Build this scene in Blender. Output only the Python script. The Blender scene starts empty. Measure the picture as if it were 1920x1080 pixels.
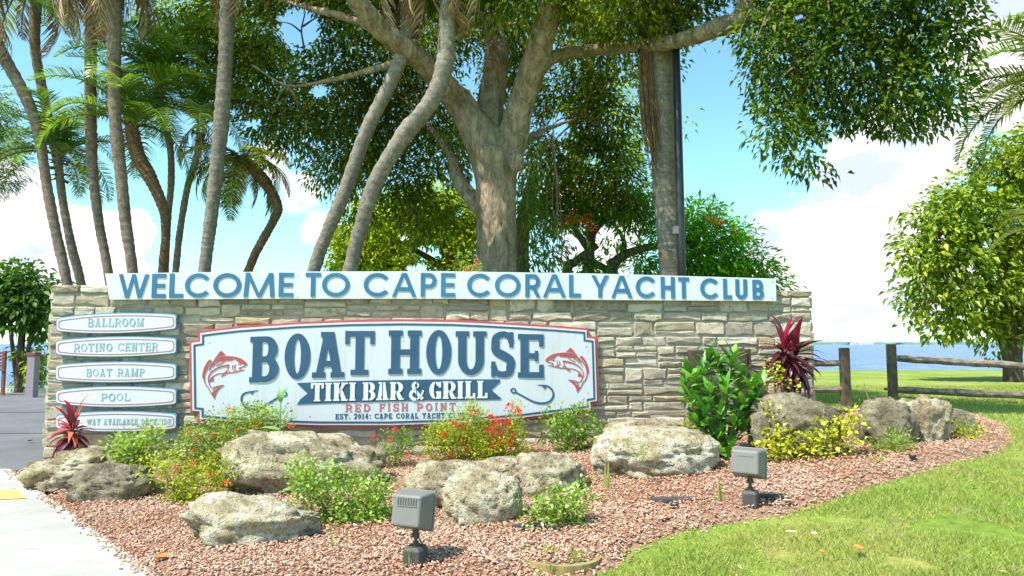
import bpy, math, random
import numpy as np
from mathutils import Vector, Matrix, noise

random.seed(7)
rng = np.random.default_rng(11)
S = bpy.context.scene
COL = S.collection
R = math.radians

# ------------------------------------------------------------------ camera
FPX, CZ = 1300.0, 1.5
PITCH = math.atan(105 / FPX)
cam = bpy.data.cameras.new('camera')
cam.sensor_width = 36.0
cam.lens = FPX / 1920 * 36
cam.clip_start = 0.05
cam.clip_end = 9000
camo = bpy.data.objects.new('camera', cam)
camo.location = (0, 0, CZ)
camo.rotation_euler = (R(90) + PITCH, 0, 0)
COL.objects.link(camo)
S.camera = camo

# ------------------------------------------------------------------ sun and view
SUN_EL = R(57)
SUN_DIR = Vector((-0.80, -0.60, 0)).normalized() * math.cos(SUN_EL) + Vector((0, 0, math.sin(SUN_EL)))
sl = bpy.data.lights.new('sun', 'SUN')
sl.energy = 4.2
sl.angle = R(0.6)
sl.color = (1.0, 0.955, 0.88)
so = bpy.data.objects.new('sun', sl)
so.rotation_euler = SUN_DIR.to_track_quat('Z', 'Y').to_euler()
so.location = (-10, -8, 20)
COL.objects.link(so)
S.view_settings.view_transform = 'Standard'
S.view_settings.look = 'None'
S.view_settings.gamma = 1
S.view_settings.use_curve_mapping = False
S.view_settings.exposure = 0.97


def ray(px, py):
    x = (px - 960) / FPX
    u = (540 - py) / FPX
    return Vector((x, math.cos(PITCH) - u * math.sin(PITCH), math.sin(PITCH) + u * math.cos(PITCH)))


def at(px, py, Y):
    d = ray(px, py)
    return Vector((0, 0, CZ)) + d * (Y / d.y)


# ------------------------------------------------------------------ world: sky with clouds
W_ = bpy.data.worlds.new('World')
S.world = W_
W_.use_nodes = True
nt = W_.node_tree
nt.nodes.clear()


def N(tree, typ, **kw):
    n = tree.nodes.new(typ)
    for k, v in kw.items():
        if k.startswith('i_'):
            key = k[2:]
            key = int(key) if key.isdigit() else key.replace('_', ' ')
            n.inputs[key].default_value = v
        else:
            setattr(n, k, v)
    return n


def MATH(tree, op, a, b=None, clamp=False):
    n = tree.nodes.new('ShaderNodeMath')
    n.operation = op
    n.use_clamp = clamp
    for i, v in enumerate((a, b)):
        if v is None:
            continue
        if isinstance(v, (int, float)):
            n.inputs[i].default_value = v
        else:
            tree.links.new(v, n.inputs[i])
    return n.outputs[0]


def MIX(tree, fac, a, b, blend='MIX'):
    n = tree.nodes.new('ShaderNodeMix')
    n.data_type = 'RGBA'
    n.blend_type = blend
    for sock, v in ((n.inputs[0], fac), (n.inputs[6], a), (n.inputs[7], b)):
        if isinstance(v, (int, float)):
            sock.default_value = v
        elif isinstance(v, (tuple, list)):
            sock.default_value = (*v[:3], 1)
        else:
            tree.links.new(v, sock)
    return n.outputs[2]


def RAMP(tree, fac, stops, interp='LINEAR'):
    n = tree.nodes.new('ShaderNodeValToRGB')
    n.color_ramp.interpolation = interp
    el = n.color_ramp.elements
    while len(el) < len(stops):
        el.new(0.5)
    for e, (p, c) in zip(el, stops):
        e.position = p
        e.color = (*c, 1) if not isinstance(c, (int, float)) else (c, c, c, 1)
    tree.links.new(fac, n.inputs[0])
    return n.outputs[0]


def build_world():
    sky = N(nt, 'ShaderNodeTexSky', sky_type='NISHITA')
    sky.sun_disc = False
    sky.sun_elevation = SUN_EL
    sky.sun_rotation = math.atan2(SUN_DIR.x, SUN_DIR.y)
    sky.air_density = 1.0
    sky.dust_density = 0.6
    sky.ozone_density = 1.6
    tc = N(nt, 'ShaderNodeTexCoord')
    nrm = N(nt, 'ShaderNodeVectorMath', operation='NORMALIZE')
    nt.links.new(tc.outputs['Generated'], nrm.inputs[0])
    d = nrm.outputs[0]
    # overall tint of the Florida sky: a little more cyan
    skyc = MIX(nt, 1.0, sky.outputs[0], (0.98, 1.36, 1.24), 'MULTIPLY')
    n1 = N(nt, 'ShaderNodeTexNoise', i_Scale=3.2, i_Detail=9.0, i_Roughness=0.56, i_Distortion=0.25)
    mp = N(nt, 'ShaderNodeMapping')
    mp.inputs['Scale'].default_value = (1, 1, 1.9)
    nt.links.new(d, mp.inputs['Vector'])
    nt.links.new(mp.outputs[0], n1.inputs['Vector'])
    n2 = N(nt, 'ShaderNodeTexNoise', i_Scale=11.0, i_Detail=6.0, i_Roughness=0.6)
    nt.links.new(mp.outputs[0], n2.inputs['Vector'])
    bias = None
    blobs = [(1620, 400, .17), (1690, 320, .12), (1500, 470, .11), (1580, 500, .10), (1730, 480, .11), (1870, 50, .09), (1910, 150, .08), (1570, 320, .05),
             (1455, 440, .06), (1440, 500, .06), (60, 490, .11), (-80, 400, .12), (170, 480, .08), (15, 370, .055), (560, 360, .07),
             (605, 420, .055), (505, 320, .06), (760, 470, .08), (1110, 450, .11), (2150, 420, .22), (-330, 430, .22), (250, 435, .04)]
    for px, py, r in blobs:
        c = ray(px, py).normalized()
        dn = N(nt, 'ShaderNodeVectorMath', operation='DISTANCE')
        nt.links.new(d, dn.inputs[0])
        dn.inputs[1].default_value = c
        b = MATH(nt, 'SUBTRACT', 1.0, MATH(nt, 'DIVIDE', dn.outputs['Value'], r), clamp=True)
        bias = b if bias is None else MATH(nt, 'MAXIMUM', bias, b)
    base = MATH(nt, 'SUBTRACT', n1.outputs[0], 0.5)
    fine = MATH(nt, 'MULTIPLY', MATH(nt, 'SUBTRACT', n2.outputs[0], 0.5), 0.55)
    dens = MATH(nt, 'ADD', MATH(nt, 'MULTIPLY', base, 1.5), fine)
    dens = MATH(nt, 'ADD', dens, MATH(nt, 'MULTIPLY', bias, 0.72))
    mr = N(nt, 'ShaderNodeMapRange')
    mr.interpolation_type = 'SMOOTHSTEP'
    mr.inputs['From Min'].default_value = 0.23
    mr.inputs['From Max'].default_value = 0.39
    nt.links.new(dens, mr.inputs['Value'])
    # billows: the same noise sampled a little towards the sun gives each puff a lit and a shaded side
    va = N(nt, 'ShaderNodeVectorMath', operation='ADD')
    nt.links.new(mp.outputs[0], va.inputs[0])
    va.inputs[1].default_value = SUN_DIR * .05
    n3 = N(nt, 'ShaderNodeTexNoise', i_Scale=5.5, i_Detail=5.0, i_Roughness=0.5)
    n4 = N(nt, 'ShaderNodeTexNoise', i_Scale=5.5, i_Detail=5.0, i_Roughness=0.5)
    nt.links.new(mp.outputs[0], n3.inputs['Vector'])
    nt.links.new(va.outputs[0], n4.inputs['Vector'])
    lit = MATH(nt, 'ADD', MATH(nt, 'MULTIPLY', MATH(nt, 'SUBTRACT', n3.outputs[0], n4.outputs[0]), 2.2), .5)
    shade = RAMP(nt, lit, [(0.30, (0.62, 0.70, 0.80)), (0.46, (0.84, 0.87, 0.91)), (0.56, (1.0, 0.995, 0.98))])
    cl = MIX(nt, mr.outputs[0], skyc, shade)
    # cloud luminance is set against sky luminance through the background strength
    bg1 = N(nt, 'ShaderNodeBackground', i_Strength=0.118)
    nt.links.new(skyc, bg1.inputs[0])
    bg2 = N(nt, 'ShaderNodeBackground', i_Strength=0.70)
    nt.links.new(shade, bg2.inputs[0])
    ms = N(nt, 'ShaderNodeMixShader')
    nt.links.new(mr.outputs[0], ms.inputs[0])
    nt.links.new(bg1.outputs[0], ms.inputs[1])
    nt.links.new(bg2.outputs[0], ms.inputs[2])
    out = N(nt, 'ShaderNodeOutputWorld')
    nt.links.new(ms.outputs[0], out.inputs[0])


build_world()

# ------------------------------------------------------------------ terrain


def sm(t):
    t = np.clip(t, 0, 1)
    return t * t * (3 - 2 * t)


def shore(x):
    return 25.5 + 0.13 * x


def T(x, y):
    """height of the ground; flat road side on the left, a low rise to the right"""
    s = sm((x + 3.2) / 8.5)
    m = 0.4 + 0.6 * sm((y - 2.0) / 6.5)
    z = 0.5 * s * m
    z = z - 2.2 * sm((y - shore(x)) / 3.0)
    return z


def Tf(x, y):
    return float(T(np.float64(x), np.float64(y)))


def G(px, py, h=0.0):
    """where the sight line of a pixel meets the ground (h above it)"""
    d = ray(px, py)
    t0, t = 1.0, 1.0
    prev = None
    while t < 60:
        p = Vector((0, 0, CZ)) + d * t
        g = p.z - Tf(p.x, p.y) - h
        if g < 0:
            a, b = prev, t
            for _ in range(22):
                mid = (a + b) / 2
                p = Vector((0, 0, CZ)) + d * mid
                if p.z - Tf(p.x, p.y) - h < 0:
                    b = mid
                else:
                    a = mid
            return p
        prev = t
        t += 0.05
    return Vector((0, 0, CZ)) + d * 60


def srgb(r, g, b):
    f = lambda c: (c / 255 / 12.92) if c / 255 < .04045 else ((c / 255 + .055) / 1.055) ** 2.4
    return (f(r), f(g), f(b))


# ------------------------------------------------------------------ materials
MATS = {}


def newmat(name):
    m = bpy.data.materials.new(name)
    m.use_nodes = True
    t = m.node_tree
    t.nodes.clear()
    out = t.nodes.new('ShaderNodeOutputMaterial')
    MATS[name] = m
    return m, t, out


def principled(t, color, rough=0.6, spec=0.4, metal=0.0, bump=None, bump_s=0.3, bump_d=0.01):
    b = t.nodes.new('ShaderNodeBsdfPrincipled')
    if isinstance(color, (tuple, list)):
        b.inputs['Base Color'].default_value = (*color[:3], 1)
    else:
        t.links.new(color, b.inputs['Base Color'])
    if isinstance(rough, (int, float)):
        b.inputs['Roughness'].default_value = rough
    else:
        t.links.new(rough, b.inputs['Roughness'])
    b.inputs['Specular IOR Level'].default_value = spec
    b.inputs['Metallic'].default_value = metal
    if bump is not None:
        bn = t.nodes.new('ShaderNodeBump')
        bn.inputs['Strength'].default_value = bump_s
        bn.inputs['Distance'].default_value = bump_d
        t.links.new(bump, bn.inputs['Height'])
        t.links.new(bn.outputs[0], b.inputs['Normal'])
    return b.outputs[0]


def tcoord(t, kind='Object'):
    return t.nodes.new('ShaderNodeTexCoord').outputs[kind]


def noise_n(t, vec, scale, detail=4, rough=.55, dist=0.0):
    n = N(t, 'ShaderNodeTexNoise', i_Scale=scale, i_Detail=detail, i_Roughness=rough, i_Distortion=dist)
    t.links.new(vec, n.inputs['Vector'])
    return n.outputs[0]


def voro(t, vec, scale, feature='F1'):
    n = N(t, 'ShaderNodeTexVoronoi', i_Scale=scale)
    n.feature = feature
    t.links.new(vec, n.inputs['Vector'])
    return n.outputs['Distance']


def plain(name, color, rough=.55, spec=.4, var=.08, scale=6, bump_s=.05, metal=0.0, dirt=0.0, streak=0.0):
    m, t, out = newmat(name)
    v = tcoord(t)
    n = noise_n(t, v, scale, 5)
    lo = tuple(c * (1 - var) for c in color)
    hi = tuple(min(1, c * (1 + var)) for c in color)
    c = RAMP(t, n, [(.3, lo), (.7, hi)])
    if dirt:
        n2 = noise_n(t, v, scale * .5, 8, .7)
        f = RAMP(t, n2, [(.5, 0.0), (.75, dirt)])
        c = MIX(t, f, c, (0.16, .13, .09))
    if streak:
        mp = N(t, 'ShaderNodeMapping')
        mp.inputs['Scale'].default_value = (9, 9, .7)
        t.links.new(v, mp.inputs[0])
        f = RAMP(t, noise_n(t, mp.outputs[0], 1.6, 7, .7), [(.52, 0.0), (.72, streak)])
        c = MIX(t, f, c, (.30, .27, .20))
    sh = principled(t, c, rough, spec, metal, bump=noise_n(t, v, scale * 8, 3), bump_s=bump_s, bump_d=.004)
    t.links.new(sh, out.inputs[0])
    return m


def leafmat(name, cols, trans=.35, rough=.42, spec=.35, clump_scale=1.1, clump_lo=.65, tcol=None):
    """cols: colours picked per leaf; a slow noise varies whole sprays"""
    m, t, out = newmat(name)
    geo = t.nodes.new('ShaderNodeNewGeometry')
    rnd = geo.outputs['Random Per Island']
    st = [(i / max(1, len(cols) - 1), c) for i, c in enumerate(cols)]
    c = RAMP(t, rnd, st)
    n = noise_n(t, tcoord(t), clump_scale, 3)
    f = RAMP(t, n, [(.35, clump_lo), (.65, 1.15)])
    c = MIX(t, 1.0, c, f, 'MULTIPLY')
    b = principled(t, c, rough, spec)
    tr = t.nodes.new('ShaderNodeBsdfTranslucent')
    c2 = MIX(t, 1.0, c, tcol or (1.25, 1.35, .5), 'MULTIPLY')
    t.links.new(c2, tr.inputs[0])
    mx = t.nodes.new('ShaderNodeMixShader')
    mx.inputs[0].default_value = trans
    t.links.new(b, mx.inputs[1])
    t.links.new(tr.outputs[0], mx.inputs[2])
    t.links.new(mx.outputs[0], out.inputs[0])
    return m


def islandmat(name, cols, rough=.8, spec=.2, trans=0.0, patch=None, scale=1.3):
    m, t, out = newmat(name)
    geo = t.nodes.new('ShaderNodeNewGeometry')
    st = [(i / max(1, len(cols) - 1), c) for i, c in enumerate(cols)]
    c = RAMP(t, geo.outputs['Random Per Island'], st)
    if patch:
        f = RAMP(t, noise_n(t, tcoord(t), scale, 6, .65), [(.42, 0.0), (.62, .65)])
        c = MIX(t, f, c, patch)
    b = principled(t, c, rough, spec)
    if trans:
        tr = t.nodes.new('ShaderNodeBsdfTranslucent')
        t.links.new(c, tr.inputs[0])
        mx = t.nodes.new('ShaderNodeMixShader')
        mx.inputs[0].default_value = trans
        t.links.new(b, mx.inputs[1])
        t.links.new(tr.outputs[0], mx.inputs[2])
        b = mx.outputs[0]
    t.links.new(b, out.inputs[0])
    return m


def make_materials():
    # lawn
    m, t, out = newmat('turf')
    v = tcoord(t)
    a = noise_n(t, v, .7, 6, .6)
    b = noise_n(t, v, 14, 6, .7)
    c = RAMP(t, a, [(.3, (.15, .24, .035)), (.5, (.23, .32, .05)), (.68, (.36, .37, .10))])
    c2 = RAMP(t, b, [(.3, (.6, .6, .6)), (.7, (1.25, 1.2, 1.15))])
    c = MIX(t, 1.0, c, c2, 'MULTIPLY')
    dry = RAMP(t, noise_n(t, v, 2.3, 7, .65), [(.54, 0.0), (.68, .85)])
    c = MIX(t, dry, c, (.33, .25, .12))
    sh = principled(t, c, .9, .15, bump=noise_n(t, v, 60, 5, .8), bump_s=.6, bump_d=.03)
    t.links.new(sh, out.inputs[0])
    # mulch soil
    m, t, out = newmat('mulch_soil')
    v = tcoord(t)
    c = RAMP(t, noise_n(t, v, 38, 6, .75), [(.32, (.19, .095, .065)), (.5, (.42, .23, .16)), (.68, (.58, .38, .28))])
    g = RAMP(t, noise_n(t, v, 2.1, 4, .6), [(.6, 0.0), (.72, .6)])
    c = MIX(t, g, c, (.16, .13, .11))
    sh = principled(t, c, .95, .1, bump=noise_n(t, v, 70, 4, .8), bump_s=.9, bump_d=.03)
    t.links.new(sh, out.inputs[0])
    # concrete
    m, t, out = newmat('concrete')
    v = tcoord(t)
    c = RAMP(t, noise_n(t, v, 1.3, 9, .65), [(.3, (.33, .315, .285)), (.7, (.45, .43, .395))])
    sp = RAMP(t, noise_n(t, v, 90, 3, .7), [(.3, .88), (.7, 1.06)])
    c = MIX(t, 1.0, c, sp, 'MULTIPLY')
    st = RAMP(t, noise_n(t, v, 3.0, 9, .78, .6), [(.5, 0.0), (.75, .5)])
    c = MIX(t, st, c, (.30, .27, .22))
    sh = principled(t, c, .9, .2, bump=noise_n(t, v, 150, 4, .8), bump_s=.35, bump_d=.004)
    t.links.new(sh, out.inputs[0])
    # asphalt
    m, t, out = newmat('asphalt')
    v = tcoord(t)
    c = RAMP(t, noise_n(t, v, 160, 3, .7), [(.3, (.10, .10, .105)), (.7, (.20, .20, .20))])
    pt = RAMP(t, noise_n(t, v, .8, 6, .6), [(.35, .8), (.7, 1.15)])
    c = MIX(t, 1.0, c, pt, 'MULTIPLY')
    sh = principled(t, c, .85, .25, bump=noise_n(t, v, 220, 2), bump_s=.4, bump_d=.004)
    t.links.new(sh, out.inputs[0])
    # water
    m, t, out = newmat('sea_water')
    v = tcoord(t)
    mp = N(t, 'ShaderNodeMapping')
    mp.inputs['Scale'].default_value = (.55, 1.0, 1)
    t.links.new(v, mp.inputs[0])
    h = MATH(t, 'ADD', noise_n(t, mp.outputs[0], 1.1, 5, .65), MATH(t, 'MULTIPLY', noise_n(t, mp.outputs[0], .12, 3), .8))
    c = RAMP(t, noise_n(t, mp.outputs[0], .9, 8, .75), [(.36, (.03, .10, .22)), (.55, (.08, .18, .33)), (.66, (.55, .62, .7))])  # palest stop paints the sparkle on the waves into the colour
    sh = principled(t, c, .32, .5, bump=h, bump_s=.7, bump_d=.5)
    t.links.new(sh, out.inputs[0])
    # wall stone; each stone is an object, so the tone is picked per object
    m, t, out = newmat('wall_stone')
    v = tcoord(t)
    oi = t.nodes.new('ShaderNodeObjectInfo')
    rnd = oi.outputs['Random']
    vr = N(t, 'ShaderNodeVectorMath', operation='ADD')
    cb = N(t, 'ShaderNodeCombineXYZ')
    t.links.new(MATH(t, 'MULTIPLY', rnd, 37), cb.inputs[0])
    t.links.new(MATH(t, 'MULTIPLY', rnd, 91), cb.inputs[2])
    t.links.new(v, vr.inputs[0])
    t.links.new(cb.outputs[0], vr.inputs[1])
    vv = vr.outputs[0]
    basec = RAMP(t, rnd, [(0, (.33, .275, .195)), (.15, (.47, .395, .28)), (.3, (.67, .585, .43)), (.45, (.38, .325, .245)),
                          (.6, (.72, .65, .51)), (.72, (.54, .41, .24)), (.85, (.55, .48, .375)), (1, (.42, .36, .275))])
    n1 = noise_n(t, vv, 5, 8, .68)
    c = MIX(t, 1.0, basec, RAMP(t, n1, [(.3, .68), (.55, 1.0), (.75, 1.22)]), 'MULTIPLY')
    gr = RAMP(t, noise_n(t, vv, 13, 10, .82), [(.50, 0.0), (.63, .85)])
    gr = MIX(t, 1.0, gr, RAMP(t, MATH(t, 'FRACT', MATH(t, 'MULTIPLY', rnd, 7.3)), [(.3, .25), (.95, 1.0)]), 'MULTIPLY')
    c = MIX(t, gr, c, (.13, .115, .085))
    pits = RAMP(t, voro(t, vv, 55), [(.05, 0.0), (.3, 1.0)])
    pn = noise_n(t, vv, 26, 8, .8)
    hh = MATH(t, 'ADD', MATH(t, 'MULTIPLY', pits, .35), pn)
    sh = principled(t, c, .9, .15, bump=hh, bump_s=1.0, bump_d=.022)
    t.links.new(sh, out.inputs[0])
    # mortar
    m, t, out = newmat('mortar')
    v = tcoord(t)
    c = RAMP(t, noise_n(t, v, 4, 8, .7), [(.3, (.30, .255, .21)), (.7, (.46, .40, .335))])
    sh = principled(t, c, .95, .1, bump=noise_n(t, v, 60, 6, .8), bump_s=.6, bump_d=.01)
    t.links.new(sh, out.inputs[0])
    # boulders
    for nm, pale in (('limestone_boulder', 0), ('pale_limestone_boulder', 1), ('grey_boulder', 2)):
        m, t, out = newmat(nm)
        v = tcoord(t)
        n1 = noise_n(t, v, 3.6, 10, .72, .3)
        if pale == 1:
            c = RAMP(t, n1, [(.34, (.34, .26, .14)), (.46, (.60, .50, .32)), (.58, (.82, .76, .60))])
        elif pale == 0:
            c = RAMP(t, n1, [(.34, (.20, .15, .085)), (.46, (.46, .375, .235)), (.58, (.76, .68, .49))])
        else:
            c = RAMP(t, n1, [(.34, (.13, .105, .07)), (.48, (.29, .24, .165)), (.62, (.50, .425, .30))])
        g1 = RAMP(t, noise_n(t, v, 19, 10, .82), [(.50, 0.0), (.62, .85)])
        c = MIX(t, g1, c, (.115, .10, .07))
        wh = RAMP(t, noise_n(t, v, 6.5, 8, .8, .4), [(.60, 0.0), (.72, .65)])
        c = MIX(t, wh, c, (.76, .74, .68))
        ms = RAMP(t, noise_n(t, v, 4.2, 8, .8), [(.54, 0.0), (.64, .75)])
        c = MIX(t, ms, c, (.30, .28, .08))
        pit = RAMP(t, voro(t, v, 30), [(.05, 0.0), (.28, 1.0)])
        pit2 = RAMP(t, voro(t, v, 60), [(.0, 0.0), (.4, 1.0)])
        h = MATH(t, 'ADD', MATH(t, 'MULTIPLY', pit, .55), MATH(t, 'ADD', MATH(t, 'MULTIPLY', pit2, .25), noise_n(t, v, 18, 9, .8)))
        sh = principled(t, c, .92, .12, bump=h, bump_s=1.0, bump_d=.05)
        t.links.new(sh, out.inputs[0])
    # bark
    for nm, c0, c1, sc in (('tree_bark', (.12, .085, .055), (.44, .335, .235), 9), ('dark_bark', (.06, .045, .035), (.17, .13, .10), 8)):
        m, t, out = newmat(nm)
        v = tcoord(t)
        mp = N(t, 'ShaderNodeMapping')
        mp.inputs['Scale'].default_value = (1, 1, .36)
        t.links.new(v, mp.inputs[0])
        n1 = noise_n(t, mp.outputs[0], sc, 9, .72, .5)
        vb = N(t, 'ShaderNodeTexVoronoi', i_Scale=sc * 2.4)
        t.links.new(mp.outputs[0], vb.inputs[0])
        c = RAMP(t, n1, [(.34, c0), (.52, tuple((a + b) / 2 for a, b in zip(c0, c1))), (.68, c1)])
        lich = RAMP(t, noise_n(t, v, 3.2, 8, .75), [(.57, 0.0), (.68, .6)])
        c = MIX(t, lich, c, (.42, .43, .36) if nm == 'tree_bark' else (.14, .13, .1))
        dk = RAMP(t, noise_n(t, v, 2.2, 6, .7), [(.58, 0.0), (.7, .6)])
        c = MIX(t, dk, c, (.07, .06, .045))
        crk = RAMP(t, vb.outputs['Distance'], [(.02, .0), (.28, 1.0)])
        c = MIX(t, 1.0, c, MIX(t, crk, (.55, .52, .5), (1.08, 1.08, 1.08)), 'MULTIPLY')
        h = MATH(t, 'ADD', n1, MATH(t, 'MULTIPLY', vb.outputs['Distance'], .5))
        sh = principled(t, c, .92, .12, bump=h, bump_s=.9, bump_d=.05)
        t.links.new(sh, out.inputs[0])
    # palm trunk with ring scars
    for nm, c0, c1 in (('palm_bark', (.12, .085, .065), (.34, .26, .20)), ('grey_palm_bark', (.125, .105, .085), (.33, .285, .23)),
                       ('brown_palm_bark', (.09, .05, .03), (.25, .155, .09))):
        m, t, out = newmat(nm)
        v = tcoord(t)
        sx = N(t, 'ShaderNodeSeparateXYZ')
        t.links.new(v, sx.inputs[0])
        wob = MATH(t, 'MULTIPLY', noise_n(t, v, 3, 3), .12)
        ph = MATH(t, 'FRACT', MATH(t, 'MULTIPLY', MATH(t, 'ADD', sx.outputs[2], wob), 9.5))
        n1 = noise_n(t, v, 14, 8, .75)
        c = RAMP(t, n1, [(.33, c0), (.66, c1)])
        c = MIX(t, RAMP(t, ph, [(0.0, .0), (.1, .3), (.2, 0.0)]), c, tuple(x * .6 for x in c0))
        big = RAMP(t, noise_n(t, v, 1.1, 5, .6), [(.35, .75), (.65, 1.18)])
        c = MIX(t, 1.0, c, big, 'MULTIPLY')
        h = MATH(t, 'ADD', MATH(t, 'MULTIPLY', ph, .5), n1)
        sh = principled(t, c, .9, .15, bump=h, bump_s=.6, bump_d=.03)
        t.links.new(sh, out.inputs[0])
    # weathered fence timber
    m, t, out = newmat('fence_timber')
    v = tcoord(t)
    mp = N(t, 'ShaderNodeMapping')
    mp.inputs['Scale'].default_value = (.5, 3, 3)
    t.links.new(v, mp.inputs[0])
    n1 = noise_n(t, mp.outputs[0], 6, 8, .7)
    c = RAMP(t, n1, [(.3, (.075, .055, .04)), (.5, (.19, .15, .11)), (.7, (.36, .30, .23))])
    sh = principled(t, c, .9, .15, bump=n1, bump_s=.6, bump_d=.02)
    t.links.new(sh, out.inputs[0])
    # signs
    plain('sign_white', (.63, .65, .66), .45, .35, .035, 2.2, .03, dirt=.2)
    plain('sign_panel', (.60, .625, .645), .4, .4, .03, 1.6, .03, dirt=.16, streak=.26)
    plain('sign_red', (.42, .085, .085), .55, .3, .12, 6, .08)
    plain('sign_navy', (.034, .092, .165), .5, .35, .10, 5, .05)
    plain('letter_blue', (.040, .155, .29), .42, .4, .14, 2.0, .04)
    plain('sign_blue_edge', (.10, .24, .40), .5, .35, .08, 5, .05)
    plain('line_red', (.45, .15, .18), .55, .3, .1, 6, .02)
    plain('pale_lettering', (.30, .40, .46), .5, .3, .1, 5, .02)
    plain('banner_text', (.72, .73, .70), .5, .3, .05, 5, .02)
    plain('screw_metal', (.35, .35, .36), .35, .5, .1, 9, .02, metal=.7)
    plain('lamp_grey', (.185, .175, .165), .5, .4, .08, 10, .06, dirt=.25)
    plain('lamp_dark', (.07, .065, .062), .6, .35, .15, 12, .08, dirt=.2)
    plain('lens_glass', (.25, .27, .28), .12, .6, .05, 3, .0)
    plain('pole_black', (.022, .024, .03), .35, .5, .1, 4, .02)
    plain('post_timber', (.125, .092, .06), .85, .2, .35, 7, .3)
    plain('box_brown', (.085, .055, .045), .7, .3, .2, 9, .12)
    plain('slat_redbrown', (.22, .08, .055), .7, .3, .2, 9, .12)
    plain('post_mauve', (.30, .24, .26), .7, .3, .1, 9, .1)
    plain('plastic_black', (.02, .02, .022), .5, .4, .1, 9, .02)
    plain('cover_green', (.20, .17, .10), .8, .2, .3, 14, .2, dirt=.5)
    plain('cover_rim', (.30, .22, .09), .8, .2, .3, 14, .2, dirt=.4)
    plain('yellow_paint', (.78, .56, .12), .7, .3, .1, 12, .1, dirt=.25)
    plain('kerb_stone', (.55, .52, .47), .9, .2, .12, 5, .1, dirt=.2)
    plain('twig_brown', (.28, .18, .12), .9, .2, .2, 20, .2)
    plain('twig_white', (.68, .62, .54), .9, .2, .15, 20, .2)
    plain('stem_green', (.20, .27, .08), .7, .3, .2, 20, .1)
    plain('fallen_orange', (.58, .20, .05), .7, .3, .3, 30, .1)
    plain('fallen_tan', (.62, .48, .27), .7, .3, .2, 30, .1)
    plain('fallen_yellow', (.70, .55, .10), .7, .3, .2, 30, .1)
    plain('fabric_black', (.075, .072, .075), .9, .1, .3, 12, .1)
    plain('white_building', (.75, .75, .73), .6, .3, .05, .05, .0)
    plain('window_dark', (.08, .10, .12), .3, .5, .05, 1, .0)
    # leaves
    leafmat('canopy_leaf', [(.05, .09, .008), (.11, .18, .012), (.22, .29, .02), (.48, .48, .06)], .62, .42, .35, .8, .55)
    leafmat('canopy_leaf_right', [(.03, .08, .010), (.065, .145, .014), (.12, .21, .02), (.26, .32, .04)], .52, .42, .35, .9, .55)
    leafmat('bright_leaf', [(.19, .27, .02), (.32, .41, .03), (.45, .52, .04), (.60, .62, .07)], .62, .5, .3, .9, .6)
    leafmat('vine_leaf', [(.10, .16, .02), (.15, .22, .03), (.24, .28, .04)], .45, .5, .3, 1.2, .7)
    leafmat('poinciana_leaf', [(.09, .26, .015), (.16, .40, .02), (.27, .50, .03)], .5, .5, .3, .7, .55)
    leafmat('shore_leaf', [(.09, .16, .02), (.19, .29, .025), (.34, .42, .04), (.50, .52, .06)], .42, .42, .35, .7, .6)
    leafmat('far_dark_leaf', [(.05, .12, .02), (.09, .20, .025), (.16, .29, .04)], .35, .5, .3, .5, .6)
    leafmat('palm_leaf', [(.09, .18, .02), (.18, .30, .03), (.34, .42, .05)], .38, .4, .4, 1.0, .7)
    leafmat('palm_leaf_yellow', [(.12, .17, .03), (.19, .23, .05), (.30, .27, .08)], .4, .4, .4, 1.0, .7)
    leafmat('dead_frond', [(.22, .14, .08), (.40, .27, .16), (.58, .43, .28)], .25, .8, .15, 1.0, .7, (1.1, .9, .7))
    leafmat('ixora_leaf', [(.20, .28, .015), (.40, .47, .025), (.60, .62, .05)], .35, .4, .4, 3.5, .7)
    leafmat('shrub_leaf', [(.10, .22, .02), (.21, .36, .035), (.36, .48, .07)], .35, .4, .4, 3.5, .7)
    leafmat('lantana_leaf', [(.16, .27, .03), (.30, .42, .05), (.46, .52, .09)], .35, .5, .3, 3.5, .65)
    leafmat('lime_leaf', [(.22, .32, .05), (.33, .44, .08), (.42, .50, .12)], .4, .4, .4, 3.5, .8)
    leafmat('glossy_leaf', [(.15, .29, .03), (.32, .46, .06), (.54, .64, .22)], .3, .25, .6, 3.5, .75)  # palest leaf tone has the yellowish-white highlights painted in
    leafmat('yellow_leaf', [(.42, .46, .03), (.66, .66, .05), (.80, .74, .08)], .35, .45, .35, 3.5, .75)
    leafmat('weed_leaf', [(.25, .33, .06), (.40, .45, .10), (.50, .50, .16)], .4, .5, .3, 3.5, .8)
    leafmat('red_flower', [(.75, .06, .03), (.88, .12, .07), (.90, .20, .12)], .3, .5, .3, 3, .85, (1.1, .8, .8))
    leafmat('orange_flower', [(.80, .12, .03), (.88, .20, .06), (.85, .30, .12)], .3, .5, .3, 3, .85, (1.1, .8, .8))
    for nm, c in (('broad_leaf_green', (.085, .25, .025)), ('broad_leaf_light', (.19, .42, .05)), ('broad_leaf_dark', (.045, .16, .03)),
                  ('milkweed_leaf', (.18, .37, .10)), ('maroon_leaf', (.125, .028, .045)), ('crimson_leaf', (.32, .015, .06)),
                  ('pink_leaf', (.56, .07, .09)), ('salmon_leaf', (.60, .17, .12))):
        m, t, out = newmat(nm)
        v = tcoord(t)
        c1 = RAMP(t, noise_n(t, v, 9, 4, .6), [(.3, tuple(x * .75 for x in c)), (.7, tuple(min(1, x * 1.25) for x in c))])
        oi = t.nodes.new('ShaderNodeObjectInfo')
        c1 = MIX(t, 1.0, c1, RAMP(t, oi.outputs['Random'], [(0, .7), (1, 1.25)]), 'MULTIPLY')
        b = principled(t, c1, .32, .5)
        tr = t.nodes.new('ShaderNodeBsdfTranslucent')
        t.links.new(MIX(t, 1.0, c1, (1.3, 1.3, .6), 'MULTIPLY'), tr.inputs[0])
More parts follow.
